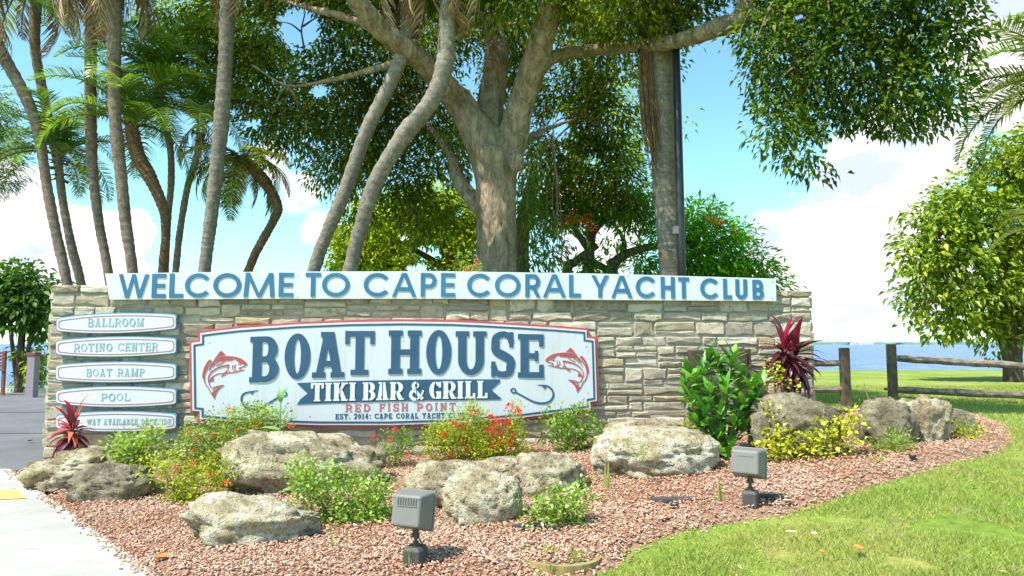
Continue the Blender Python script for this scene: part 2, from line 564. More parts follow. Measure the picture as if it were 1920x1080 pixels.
        mx = t.nodes.new('ShaderNodeMixShader')
        mx.inputs[0].default_value = .3
        t.links.new(b, mx.inputs[1])
        t.links.new(tr.outputs[0], mx.inputs[2])
        t.links.new(mx.outputs[0], out.inputs[0])
    islandmat('grass_blade', [(.13, .24, .02), (.21, .34, .03), (.32, .41, .06), (.52, .50, .20), (.26, .37, .05)], .6, .25, .35, patch=(.46, .43, .12), scale=1.6)
    islandmat('mulch_chip', [(.20, .09, .055), (.45, .225, .13), (.57, .32, .20), (.64, .44, .30), (.34, .155, .09), (.72, .60, .46), (.52, .28, .165), (.28, .13, .08), (.50, .24, .14), (.24, .15, .10)], .9, .12, patch=(.60, .44, .33))
    islandmat('litter_leaf', [(.40, .25, .12), (.55, .40, .2), (.35, .18, .08)], .8, .15)


make_materials()

# ------------------------------------------------------------------ object helpers
def fast_mesh(name, V, F):
    V = np.asarray(V, dtype=np.float32)
    F = np.asarray(F, dtype=np.int32)
    me = bpy.data.meshes.new(name)
    n, (m, k) = len(V), F.shape
    me.vertices.add(n)
    me.vertices.foreach_set('co', V.ravel())
    me.loops.add(m * k)
    me.loops.foreach_set('vertex_index', F.ravel())
    me.polygons.add(m)
    me.polygons.foreach_set('loop_start', np.arange(0, m * k, k, dtype=np.int32))
    me.update(calc_edges=True)
    return me


def py_mesh(name, V, F):
    me = bpy.data.meshes.new(name)
    me.from_pydata([tuple(v) for v in V], [], [tuple(f) for f in F])
    me.update()
    return me


def obj(name, me, mat=None, parent=None, smooth=False, loc=None):
    if mat is not None and len(me.materials) == 0:
        me.materials.append(MATS[mat])
    if smooth:
        me.polygons.foreach_set('use_smooth', np.ones(len(me.polygons), dtype=bool))
    o = bpy.data.objects.new(name, me)
    COL.objects.link(o)
    if parent is not None:
        o.parent = parent
    if loc is not None:
        o.location = loc
    return o


def tag(o, label, cat, group=None, kind=None):
    o['label'] = label
    if cat:
        o['category'] = cat
    if group:
        o['group'] = group
    if kind:
        o['kind'] = kind
    return o


def thing(name, label, cat, loc=(0, 0, 0), rotz=0.0, group=None):
    o = bpy.data.objects.new(name, None)
    o.empty_display_size = .1
    COL.objects.link(o)
    o.location = loc
    o.rotation_euler = (0, 0, rotz)
    return tag(o, label, cat, group)


class MB:
    """collects polygons for one mesh"""

    def __init__(s):
        s.V, s.F = [], []

    def add(s, V, F):
        b = len(s.V)
        s.V.extend([tuple(v) for v in V])
        s.F.extend([tuple(i + b for i in f) for f in F])

    def box(s, x0, x1, y0, y1, z0, z1, M=None):
        V = [Vector(v) for v in ((x0, y0, z0), (x1, y0, z0), (x1, y1, z0), (x0, y1, z0), (x0, y0, z1), (x1, y0, z1), (x1, y1, z1), (x0, y1, z1))]
        if M is not None:
            V = [M @ v for v in V]
        s.add(V, [(0, 3, 2, 1), (4, 5, 6, 7), (0, 1, 5, 4), (1, 2, 6, 5), (2, 3, 7, 6), (3, 0, 4, 7)])

    def prism(s, pts, y0, y1):
        """polygon in the (u, w) plane, front face towards -y at y0, back at y1"""
        a = sum(pts[i][0] * pts[(i + 1) % len(pts)][1] - pts[(i + 1) % len(pts)][0] * pts[i][1] for i in range(len(pts)))
        if a < 0:
            pts = pts[::-1]
        n = len(pts)
        V = [(p[0], y0, p[1]) for p in pts] + [(p[0], y1, p[1]) for p in pts]
        F = [tuple(range(n)), tuple(range(2 * n - 1, n - 1, -1))]
        F += [(i, i + n, (i + 1) % n + n, (i + 1) % n) for i in range(n)]
        s.add(V, F)

    def ribbon(s, A, B, y0, y1, closed=False):
        """strip between point rows A and B, extruded"""
        n = len(A)
        V = [(p[0], y0, p[1]) for p in A] + [(p[0], y0, p[1]) for p in B] + [(p[0], y1, p[1]) for p in A] + [(p[0], y1, p[1]) for p in B]
        F = []
        for i in range(n if closed else n - 1):
            j = (i + 1) % n
            F += [(i, j, n + j, n + i), (2 * n + i, 3 * n + i, 3 * n + j, 2 * n + j), (i, 2 * n + i, 2 * n + j, j), (n + i, n + j, 3 * n + j, 3 * n + i)]
        if not closed:
            F += [(0, n, 3 * n, 2 * n), (n - 1, 3 * n - 1, 4 * n - 1, 2 * n - 1)]
        s.add(V, F)

    def tube(s, pts, rad, sides=8, cap=True):
        V, F = tube(pts, rad, sides, cap)
        s.add(V, F)

    def build(s, name, mat, parent=None, smooth=False, bevel=0.0):
        me = py_mesh(name, s.V, s.F)
        o = obj(name, me, mat, parent, smooth)
        if bevel:
            b = o.modifiers.new('bevel', 'BEVEL')
            b.width = bevel
            b.segments = 2
            b.limit_method = 'ANGLE'
        return o


def catmull(pts, n):
    P = [Vector(p) for p in pts]
    if len(P) < 3:
        return [P[0].lerp(P[-1], i / n) for i in range(n + 1)]
    P = [P[0] * 2 - P[1]] + P + [P[-1] * 2 - P[-2]]
    out = []
    seg = len(P) - 3
    for i in range(n + 1):
        t = i / n * seg
        k = min(int(t), seg - 1)
        f = t - k
        a, b, c, d = P[k:k + 4]
        out.append(0.5 * ((2 * b) + (c - a) * f + (2 * a - 5 * b + 4 * c - d) * f * f + (3 * b - a - 3 * c + d) * f ** 3))
    return out


def tube(pts, rad, sides=8, cap=True):
    P = [Vector(p) for p in pts]
    n = len(P)
    if isinstance(rad, (int, float)):
        rad = [rad] * n
    V, F = [], []
    up = Vector((0.13, 0.97, 0.05))
    for i in range(n):
        d = (P[min(i + 1, n - 1)] - P[max(i - 1, 0)]).normalized()
        a = up - d * up.dot(d)
        if a.length < .1:
            a = Vector((1, 0, 0)) - d * d.x
        a.normalize()
        up = a
        b = d.cross(a)
        for k in range(sides):
            t = 2 * math.pi * k / sides
            V.append(P[i] + (a * math.cos(t) + b * math.sin(t)) * rad[i])
    for i in range(n - 1):
        for k in range(sides):
            k2 = (k + 1) % sides
            F.append((i * sides + k, i * sides + k2, (i + 1) * sides + k2, (i + 1) * sides + k))
    if cap:
        F.append(tuple(range(sides - 1, -1, -1)))
        F.append(tuple((n - 1) * sides + k for k in range(sides)))
    return V, F


def interp(vals, n):
    m = len(vals) - 1
    return [vals[min(int(i / n * m), m - 1)] + (vals[min(int(i / n * m), m - 1) + 1] - vals[min(int(i / n * m), m - 1)]) * (i / n * m - min(int(i / n * m), m - 1)) for i in range(n + 1)]


def unit(A):
    return A / np.maximum(np.linalg.norm(A, axis=-1, keepdims=True), 1e-6)


def leaf_arrays(P, D, L, Wd, fold=.15, droop=.15, up=None):
    """kite-shaped leaves folded along the midrib. P base points, D directions"""
    n = len(P)
    D = unit(D)
    U = unit((up if up is not None else np.array([0, 0, 1.0])) + rng.normal(0, .45, (n, 3)))
    Sd = unit(np.cross(D, U))
    Nn = np.cross(Sd, D)
    L = np.broadcast_to(np.asarray(L, dtype=float).reshape(-1, 1) if np.ndim(L) else np.full((1, 1), L), (n, 1))
    Wd = np.broadcast_to(np.asarray(Wd, dtype=float).reshape(-1, 1) if np.ndim(Wd) else np.full((1, 1), Wd), (n, 1))
    tip = P + D * L - np.array([0, 0, 1.0]) * L * droop
    mid = P + D * L * .45
    a = mid + Sd * Wd * .5 + Nn * Wd * fold
    b = mid - Sd * Wd * .5 + Nn * Wd * fold
    V = np.stack([P, a, tip, b], 1).reshape(-1, 3)
    i = np.arange(n)[:, None] * 4
    F = np.concatenate([i + np.array([0, 1, 2]), i + np.array([0, 2, 3])], 0)
    return V, F


def leaves_obj(name, P, D, L, Wd, mat, parent=None, **kw):
    V, F = leaf_arrays(P, D, L, Wd, **kw)
    me = fast_mesh(name, V, F)
    return obj(name, me, mat, parent)


def in_ball(n, inner=0.0):
    d = unit(rng.normal(size=(n, 3)))
    r = (inner ** 3 + (1 - inner ** 3) * rng.random((n, 1))) ** (1 / 3)
    return d * r


def cloud_points(blobs, per_area, twig=14, spread=.17, inner=.35, origin=None, lift=0.0):
    """blobs: (centre Vector, (rx,ry,rz), density) -> leaf base points and directions grouped in sprays"""
    Ps, Ds = [], []
    for c, r, den in blobs:
        c = np.array(c)
        r = np.array(r)
        area = 4 * math.pi * ((r[0] * r[2]) ** 1.6 + (r[0] * r[1]) ** 1.6 + (r[1] * r[2]) ** 1.6) ** (1 / 1.6) / 3 ** (1 / 1.6)
        nt_ = max(3, int(area * per_area * den / twig))
        q = in_ball(nt_, inner)
        if spread >= .12 and nt_ > 12:
            # sprays gather on boughs, leaving gaps between them
            nb = max(3, nt_ // 9)
            bq = in_ball(nb, inner) * (1 + rng.normal(0, .10, (nb, 1)))
            pick = rng.integers(0, nb, nt_)
            loose = rng.random((nt_, 1)) < .22
            q = np.where(loose, q, bq[pick] + rng.normal(0, 1, (nt_, 3)) * (np.array([.30, .30, .15]) * rng.uniform(.6, 1.3, (nb, 1)))[pick] / np.maximum(r, .25))
        q *= 1 + rng.normal(0, .08, (nt_, 1))
        C = c + q * r
        base = C.repeat(twig, 0)
        out = unit(q * r + np.array([0, 0, lift])).repeat(twig, 0)
        off = rng.normal(0, spread, (nt_ * twig, 3))
        dd = unit(out * .7 + unit(off) * .8 + rng.normal(0, .35, (nt_ * twig, 3)) + np.array([0, 0, -.25]))
        pp_ = base + off
        if spread >= .12:
            keep = np.linalg.norm((pp_ - c) / (r * 1.05 + .13), axis=1) < rng.uniform(.92, 1.22, len(pp_))
            pp_, dd = pp_[keep], dd[keep]
        Ps.append(pp_)
        Ds.append(dd)
    return np.concatenate(Ps), np.concatenate(Ds)


# ------------------------------------------------------------------ ground, bed, path, road, water
def build_ground():
    xs = np.concatenate([np.array([-900, -400, -200, -120, -80, -50, -35, -25, -18, -13, -10]), np.arange(-8, 10.01, .12), np.array([12, 15, 19, 24, 32, 45, 70, 120, 200, 400, 900])])
    ys = np.concatenate([np.array([-900, -400, -150, -60, -25, -10, -4, -1]), np.arange(1, 15, .12), np.arange(15, 32, .6), np.array([34, 40])])
    X, Yg = np.meshgrid(xs, ys)
    Z = T(X, np.minimum(Yg, 60)) - .02
    bump = np.array([noise.fractal(Vector((x * .9, y * .9, 3)), 1.0, 2.0, 3) for x, y in zip(X.ravel(), Yg.ravel())]).reshape(X.shape)
    Z = Z + bump * .02 * sm((X + 2.5) / 2) * (Yg < 24)
    Z[:, :] = np.where(Yg > 33, -2.6, Z)
    V = np.stack([X, Yg, Z], -1).reshape(-1, 3)
    ny, nx = X.shape
    i = np.arange(ny - 1)[:, None] * nx + np.arange(nx - 1)[None, :]
    F = np.stack([i, i + 1, i + nx + 1, i + nx], -1).reshape(-1, 4)
    g = obj('ground', fast_mesh('ground', V, F), 'turf', smooth=True)
    g['kind'] = 'structure'
    # sea: from under the shore to the horizon
    wv, wf = [], []
    xs = [-8000, -2000, -500, -120, -30, 0, 30, 120, 500, 2000, 8000]
    ys = [24, 60, 150, 400, 1200, 3500, 8000]
    for y in ys:
        for x in xs:
            wv.append((x, y, -.62))
    for a in range(len(ys) - 1):
        for b in range(len(xs) - 1):
            k = a * len(xs) + b
            wf.append((k, k + 1, k + 1 + len(xs), k + len(xs)))
    w = obj('water', py_mesh('water', wv, wf), 'sea_water')
    w['kind'] = 'structure'


BED_PX = [(300, 1096), (200, 1016), (110, 950), (22, 886), (60, 872), (90, 860)]
BED = [G(*p) for p in BED_PX]
BED += [Vector((-5.6, 8.7, 0)), Vector((-1, 9.2, 0)), Vector((4.1, 9.6, 0)), Vector((4.7, 10.4, 0))]
BED += [G(*p) for p in [(1640, 762), (1740, 758), (1830, 772), (1890, 800), (1892, 826), (1860, 848), (1750, 878), (1640, 905), (1560, 934), (1480, 962), (1340, 985), (1262, 1003), (1190, 1028), (1160, 1052), (1090, 1074), (960, 1082), (800, 1096), (500, 1100)]]
BEDXY = np.array([(p.x, p.y) for p in BED])


def signed_dist(X, Yg, poly):
    d = np.full(X.shape, 1e9)
    inside = np.zeros(X.shape, bool)
    n = len(poly)
    for i in range(n):
        a, b = poly[i], poly[(i + 1) % n]
        ab = b - a
        t = np.clip(((X - a[0]) * ab[0] + (Yg - a[1]) * ab[1]) / (ab @ ab), 0, 1)
        d = np.minimum(d, np.hypot(X - a[0] - t * ab[0], Yg - a[1] - t * ab[1]))
        c = ((a[1] > Yg) != (b[1] > Yg)) & (X < (b[0] - a[0]) * (Yg - a[1]) / (b[1] - a[1] + 1e-12) + a[0])
        inside ^= c
    return np.where(inside, d, -d)


def bed_height(X, Yg, sd):
    return T(X, Yg) - .025 + .055 * sm((sd + .02) / .22)


def build_bed():
    xs = np.arange(-6.3, 6.6, .05)
    ys = np.arange(3.6, 11.5, .05)
    X, Yg = np.meshgrid(xs, ys)
    sd = signed_dist(X, Yg, BEDXY)
    ragged = np.array([noise.noise(Vector((x * 5, y * 5, 0))) for x, y in zip(X.ravel(), Yg.ravel())]).reshape(X.shape)
    sd = sd + ragged * .06
    bump = np.array([noise.fractal(Vector((x * 4, y * 4, 1)), 1.0, 2.0, 3) for x, y in zip(X.ravel(), Yg.ravel())]).reshape(X.shape)
    Z = bed_height(X, Yg, sd) + bump * .018 * sm(sd / .2)
    ny, nx = X.shape
    i = np.arange(ny - 1)[:, None] * nx + np.arange(nx - 1)[None, :]
    keep = (np.minimum.reduce([sd[:-1, :-1], sd[1:, :-1], sd[:-1, 1:], sd[1:, 1:]]) > -.06)
    i = i[keep]
    F = np.stack([i, i + 1, i + nx + 1, i + nx], -1).reshape(-1, 4)
    used, inv = np.unique(F, return_inverse=True)
    V = np.stack([X, Yg, Z], -1).reshape(-1, 3)[used]
    o = obj('mulch_bed', fast_mesh('mulch_bed', V, inv.reshape(F.shape)), 'mulch_soil', smooth=True)
    o['kind'] = 'structure'
    # wood chips
    n = 130000
    x = rng.uniform(-6, 6.3, n)
    # denser close to the camera
    y = 3.9 + (rng.random(n) ** 1.35) * 6.4
    sdc = signed_dist(x, y, BEDXY)
    bare = np.array([noise.noise(Vector((a * .9 + 5, b * 1.4, 7))) for a, b in zip(x, y)])
    k = (sdc > rng.uniform(-.07, .05, n) - np.where((x < -1.9) & (y < 8.2), rng.exponential(.022, n), 0)) & (bare < rng.uniform(.28, .7, n))
    x, y, sdc = x[k], y[k], sdc[k]
    n = len(x)
    L = rng.uniform(.005, .015, n) * np.where(rng.random(n) < .10, 2.3, 1)
    Wd = rng.uniform(.0025, .0065, n)
    H = rng.uniform(.002, .005, n)
    yaw = rng.uniform(0, 2 * math.pi, n)
    tilt = rng.normal(0, .3, n)
    dx = np.stack([np.cos(yaw) * np.cos(tilt), np.sin(yaw) * np.cos(tilt), np.sin(tilt)], 1)
    dy = np.stack([-np.sin(yaw), np.cos(yaw), rng.normal(0, .3, n)], 1)
    dy = unit(dy)
    dz = np.cross(dx, dy)
    zc = bed_height(x, y, sdc) + .012 + rng.uniform(0, .014, n)
    zc = np.where((sdc < .01) & (x < -1.8) & (y < 8.2), np.maximum(zc, .038), zc)
    C = np.stack([x, y, zc], 1)
    corners = []
    for sz in (-1, 1):
        for sx, sy in ((-1, -.8), (1, -1), (.8, 1), (-1, .9)):
            corners.append(C + dx * (L * sx)[:, None] + dy * (Wd * sy)[:, None] + dz * (H * sz)[:, None])
    V = np.stack(corners, 1).reshape(-1, 3)
    q = np.array([(0, 3, 2, 1), (4, 5, 6, 7), (0, 1, 5, 4), (1, 2, 6, 5), (2, 3, 7, 6), (3, 0, 4, 7)])
    F = (np.arange(n)[:, None, None] * 8 + q[None]).reshape(-1, 4)
    o = obj('mulch_chips', fast_mesh('mulch_chips', V, F), 'mulch_chip')
    tag(o, 'loose red brown bark mulch chips covering the planting bed', 'mulch', kind='stuff')


def strip(name, pts, z, th, mat, kind='structure'):
    """a flat slab from a ground polygon"""
    mb = MB()
    V = [(p[0], p[1], z) for p in pts] + [(p[0], p[1], z - th) for p in pts]
    n = len(pts)
    mb.add(V, [tuple(range(n)), tuple(range(2 * n - 1, n - 1, -1))] + [(i, i + n, (i + 1) % n + n, (i + 1) % n) for i in range(n)])
    o = mb.build(name, mat)
    o['kind'] = kind
    return o


def build_paving():
    a = G(292, 1080)
    b = G(20, 885)
    d = (b - a).normalized()
    side = Vector((d.y, -d.x, 0)) * -1
    # concrete walk in slabs parted by joints
    # the walk's right edge runs from far (b) towards the camera and on behind it
    e0 = b + d * .05
    lens = [0, 1.45, 3.05, 4.65, 6.3, 8.0]
    walk = bpy.data.objects.new('concrete_walk', None)
    COL.objects.link(walk)
    walk['kind'] = 'structure'
    wd = 1.9
    sd_ = Vector((-1, 0, 0)) - d * d.dot(Vector((-1, 0, 0)))
    sd_.normalize()
    jd = Vector((-.985, .17, 0))   # joints run as in the photograph
    for row, (q0, q1) in enumerate(((0, wd), (wd + .012, wd * 2.1))):
        for i in range(len(lens) - 1):
            p0 = e0 - d * (lens[i] + (.006 if i else 0))
            p1 = e0 - d * (lens[i + 1] - .006)
            pts = [p0 + jd * q0 * 1.3, p1 + jd * q0 * 1.3, p1 + jd * q1 * 1.3, p0 + jd * q1 * 1.3]
            mb = MB()
            z = .032 + random.uniform(-.002, .002)
            V = [(p.x, p.y, z) for p in pts] + [(p.x, p.y, -.08) for p in pts]
            mb.add(V, [(3, 2, 1, 0), (4, 5, 6, 7), (0, 1, 5, 4), (1, 2, 6, 5), (2, 3, 7, 6), (3, 0, 4, 7)])
            mb.build('slab', 'concrete', walk, bevel=.006)
    # yellow painted patch
    pts = [G(-40, 921, .036), G(30, 918, .036), G(50, 934, .036), G(-40, 938, .036)]
    mb = MB()
    mb.add([(p.x, p.y, .0375) for p in pts], [(3, 2, 1, 0)])
    mb.build('yellow_marking', 'yellow_paint', walk)
    # the road on the left running to the kerb
    P = [(-30, 8.32), (e0.x + .05, 8.32), (-5.55, 8.75), (-5.2, 10.5), (-6.0, 21.6), (-40, 21.0), (-60, 8.2)]
    strip('road', P, .012, .06, 'asphalt')
    ln = MB()
    for (x0, y0, x1, y1) in ((-12, 15.2, -6, 15.5), (-14, 11.6, -6, 11.75)):
        ln.add([(x0, y0, .0165), (x1, y1, .0165), (x1, y1 + .05, .0165), (x0, y0 + .05, .0165)], [(0, 1, 2, 3)])
    o = ln.build('road_seam', 'fabric_black')
    o['kind'] = 'structure'
    kb = MB()
    for i in range(16):
        x0 = -42 + i * 2.3
        kb.box(x0, x0 + 2.28, 21.62, 21.8, -.05, .13)
    o = kb.build('kerb', 'kerb_stone', bevel=.02)
    o['kind'] = 'structure'


def build_grass():
    def field(n, fx, fy, ok, h0, h1, w):
        x, y = fx(n), fy(n)
        k = ok(x, y)
        x, y = x[k], y[k]
        n = len(x)
        z = T(x, y) - .015
        yaw = rng.uniform(0, 2 * math.pi, n)
        h = rng.uniform(h0, h1, n)
        ln = rng.normal(0, .6, (n, 2)) * h[:, None]
        wv = np.stack([np.cos(yaw), np.sin(yaw)], 1) * w
        b = np.stack([x, y, z], 1)
        a1, a2, tp = b.copy(), b.copy(), b.copy()
        a1[:, :2] += wv
        a2[:, :2] -= wv
        tp[:, :2] += ln
        tp[:, 2] += h
        return np.stack([a1, a2, tp], 1).reshape(-1, 3)

    def free(x, y, m=-.02):
        s = signed_dist(x, y, BEDXY)
        return (s < m + rng.normal(0, .035, len(x))) & (x > -1.3) | ((s < .12) & (s > -.1) & (rng.random(len(x)) < .1) & (x > .3))
    patch = lambda x, y: np.array([noise.fractal(Vector((a * 1.7, b * 1.7, 2)), 1.0, 2.0, 3) for a, b in zip(x, y)]) < rng.uniform(-.04, .5, len(x))
    A = field(210000, lambda n: rng.uniform(-.9, 6.2, n), lambda n: 3.9 + rng.random(n) ** 1.5 * 5.5, lambda x, y: free(x, y) & patch(x, y) & (x < y * .80 + .5), .014, .045, .0032)
    B = field(60000, lambda n: rng.uniform(4.0, 13, n), lambda n: rng.uniform(8, 17, n), lambda x, y: free(x, y) & (x < y * .80 + .5), .02, .05, .006)
    V = np.concatenate([A, B])
    F = np.arange(len(V)).reshape(-1, 3)
    o = obj('lawn_grass', fast_mesh('lawn_grass', V, F), 'grass_blade')
    tag(o, 'short mown green lawn grass in front of and beyond the planting bed', 'grass', kind='stuff')


build_ground()
build_bed()
build_paving()
build_grass()

# ------------------------------------------------------------------ the stone wall
P0 = at(92, 645, 8.4)
P1 = at(1524, 645, 9.3)
EU = Vector((P1.x - P0.x, P1.y - P0.y, 0))
WL = EU.length
EU.normalize()
EN = Vector((EU.y, -EU.x, 0))
WROT = math.atan2(EU.y, EU.x)
WH = 2.21


def W(px, py, off=0.0):
    """sight line of a pixel -> (u, w) on the wall plane pushed off towards the viewer"""
    d = ray(px, py)
    o = Vector((0, 0, CZ))
    q = Vector((P0.x, P0.y, 0)) + EN * off
    t = (q - o).dot(EN) / d.dot(EN)
    p = o + d * t
    return ((p - Vector((P0.x, P0.y, 0))).dot(EU), p.z)


def wall_pt(u, off=0.0, z=0.0):
    p = Vector((P0.x, P0.y, 0)) + EU * u + EN * off
    p.z = z
    return p


def stone_mesh(w, h, d, back=.03):
    """an irregular squared stone: front face in the local x-z plane, looking to -y"""
    nx = 3 if w > .26 else 2
    per = []
    j = min(.015, h * .13)
    for k in range(nx):
        per.append((k / nx * w, 0, 'b'))
    per += [(w, 0, 'b'), (w, h * .5, 'r')]
    for k in range(nx):
        per.append((w - k / nx * w, h, 't'))
    per += [(0, h, 't'), (0, h * .5, 'l')]
    pts = []
    for x, z, s in per:
        jz = random.uniform(-j, j) * (1.7 if s == 'b' else .6)
        jx = random.uniform(-j, j) * .9
        pts.append((x + jx, z + jz))
    cx, cz = w / 2, h / 2
    ins = min(.012, h * .12)
    V = []
    n = len(pts)
    for x, z in pts:
        V.append((x, back, z))
    for x, z in pts:
        V.append((x, -d + random.uniform(.006, .014), z))
    tilt = random.uniform(-.008, .012)
    for x, z in pts:
        fx, fz = x - cx, z - cz
        V.append((x - math.copysign(min(abs(fx), ins), fx), -d + random.uniform(-.006, .006) - tilt * fz / h, z - math.copysign(min(abs(fz), ins), fz)))
    V.append((cx + random.uniform(-.2, .2) * w, -d - random.uniform(-.004, .012), cz + random.uniform(-.15, .15) * h))
    F = []
    for L in (0, n):
        for i in range(n):
            k = (i + 1) % n
            F.append((L + i, L + k, L + n + k, L + n + i))
    for i in range(n):
        F.append((2 * n + i, 2 * n + (i + 1) % n, 3 * n))
    me = py_mesh('stone', V, F)
    return me


def pack_stones(width, height, step=.04):
    """skyline packing of squared rubble"""
    n = int(round(width / step))
    sky = [0.0] * n
    out = []
    rnd = random.Random(5)
    while True:
        lo = min(sky)
        if lo >= height - .02:
            break
        i = sky.index(lo)
        j = i
        while j < n and abs(sky[j] - lo) < 1e-6:
            j += 1
        gap = j - i
        h = rnd.choice([.08, .08, .12, .12, .12, .16, .20])
        near = [sky[q] - lo for q in (i - 1, j) if 0 <= q < n and .07 < sky[q] - lo < .22]
        if near and rnd.random() < .75:
            h = rnd.choice(near)
        if height - (lo + h) < .07:
            h = height - lo
            if h > .24:
                h *= .5
        wn = int(rnd.uniform(.24, .46) / step) if h > .15 else int(rnd.uniform(.20, .62) / step)
        if gap - wn < 6:
            wn = gap if gap <= 17 else gap // 2
        # match a neighbour's level at times so that joints line up in short runs
        out.append((i * step, lo, (i + wn) * step, lo + h))
        for k in range(i, min(i + wn, n)):
            sky[k] = lo + h
    return out


def build_wall():
    wall = thing('stone_wall', 'long low wall of tan and grey squared limestone blocks behind the planting bed', 'wall', (P0.x, P0.y, 0), WROT)
    mb = MB()
    mb.box(.03, WL - .03, .0, .46, -.15, WH - .03)
    mb.build('mortar_core', 'mortar', wall)
    CAP = .085
    rects = pack_stones(WL, WH - CAP + .08)
    stones = []
    sgn = [W(357, 640, .05)[0], W(1122, 640, .05)[0], W(700, 800, .05)[1] + .05, W(700, 605, .05)[1] - .10]
    for (x0, z0, x1, z1) in rects:
        z0 -= .08
        z1 -= .08
        hidden = x0 > sgn[0] + .1 and x1 < sgn[1] - .1 and z0 > sgn[2] and z1 < sgn[3]
        gz = Tf(wall_pt(x0).x, wall_pt(x0).y)
        under = z1 < gz + .01
        stones.append([(x1 - x0) * (z1 - z0) - (5 if hidden else 0) - (9 if under else 0), x0, z0, x1, z1])
    # cap course
    u = 0.0
    while u < WL - .05:
        w = min(random.uniform(.3, .75), WL - u)
        if WL - u - w < .15:
            w = WL - u
        stones.append([1, u, WH - CAP, u + w, WH])
        u += w
    stones.sort(key=lambda s: -s[0])
    g = .0125
    nparts = 0
    V, F = [], []
    for a, x0, z0, x1, z1 in stones:
        if a < -7:
            continue
        cap = a == 1
        d = random.uniform(.006, .036) if not cap else random.uniform(.03, .045)
        me = stone_mesh(x1 - x0 - g * 2, z1 - z0 - g * (2 if not cap else 1), d)
        if nparts < 270 and a > -1:
            obj('stone', me, 'wall_stone', wall, loc=(x0 + g, 0, z0 + g))
            nparts += 1
        else:
            b = len(V)
            V += [(v.co.x + x0 + g, v.co.y, v.co.z + z0 + g) for v in me.vertices]
            F += [tuple(i + b for i in p.vertices) for p in me.polygons]
            bpy.data.meshes.remove(me)
    # end faces and back, seen only from other places
    for u, s in ((0.0, -1), (WL, 1)):
        z = -.06
        while z < WH - .05:
            h = min(random.choice([.12, .15, .18, .22]), WH - z)
            y = .0
            while y < .45:
                w = min(random.uniform(.18, .3), .47 - y)
                if .47 - y - w < .08:
                    w = .47 - y
                me = stone_mesh(w - .02, h - .02, random.uniform(.01, .035))
                if s < 0:
                    fn = lambda v: (u + v.y, y + w - .01 - v.x, v.z + z + .01)
                else:
                    fn = lambda v: (u - v.y, y + .01 + v.x, v.z + z + .01)
                b = len(V)
                V += [fn(v.co) for v in me.vertices]
                F += [tuple(i + b for i in p.vertices) for p in me.polygons]
                bpy.data.meshes.remove(me)
                y += w
            z += h
    o = obj('hidden_stones', py_mesh('hidden_stones', V, F), 'wall_stone', wall)
    o['kind'] = 'stuff'
    # capping slabs over the thickness
    u = 0.0
    while u < WL - .05:
        w = min(random.uniform(.5, .9), WL - u)
        if WL - u - w < .3:
            w = WL - u
        mb = MB()
        mb.box(u + .008, u + w - .008, .032, .50, WH - .055, WH + random.uniform(-.006, .006))
        mb.build('cap_stone', 'wall_stone', wall, bevel=.008)
        u += w


build_wall()

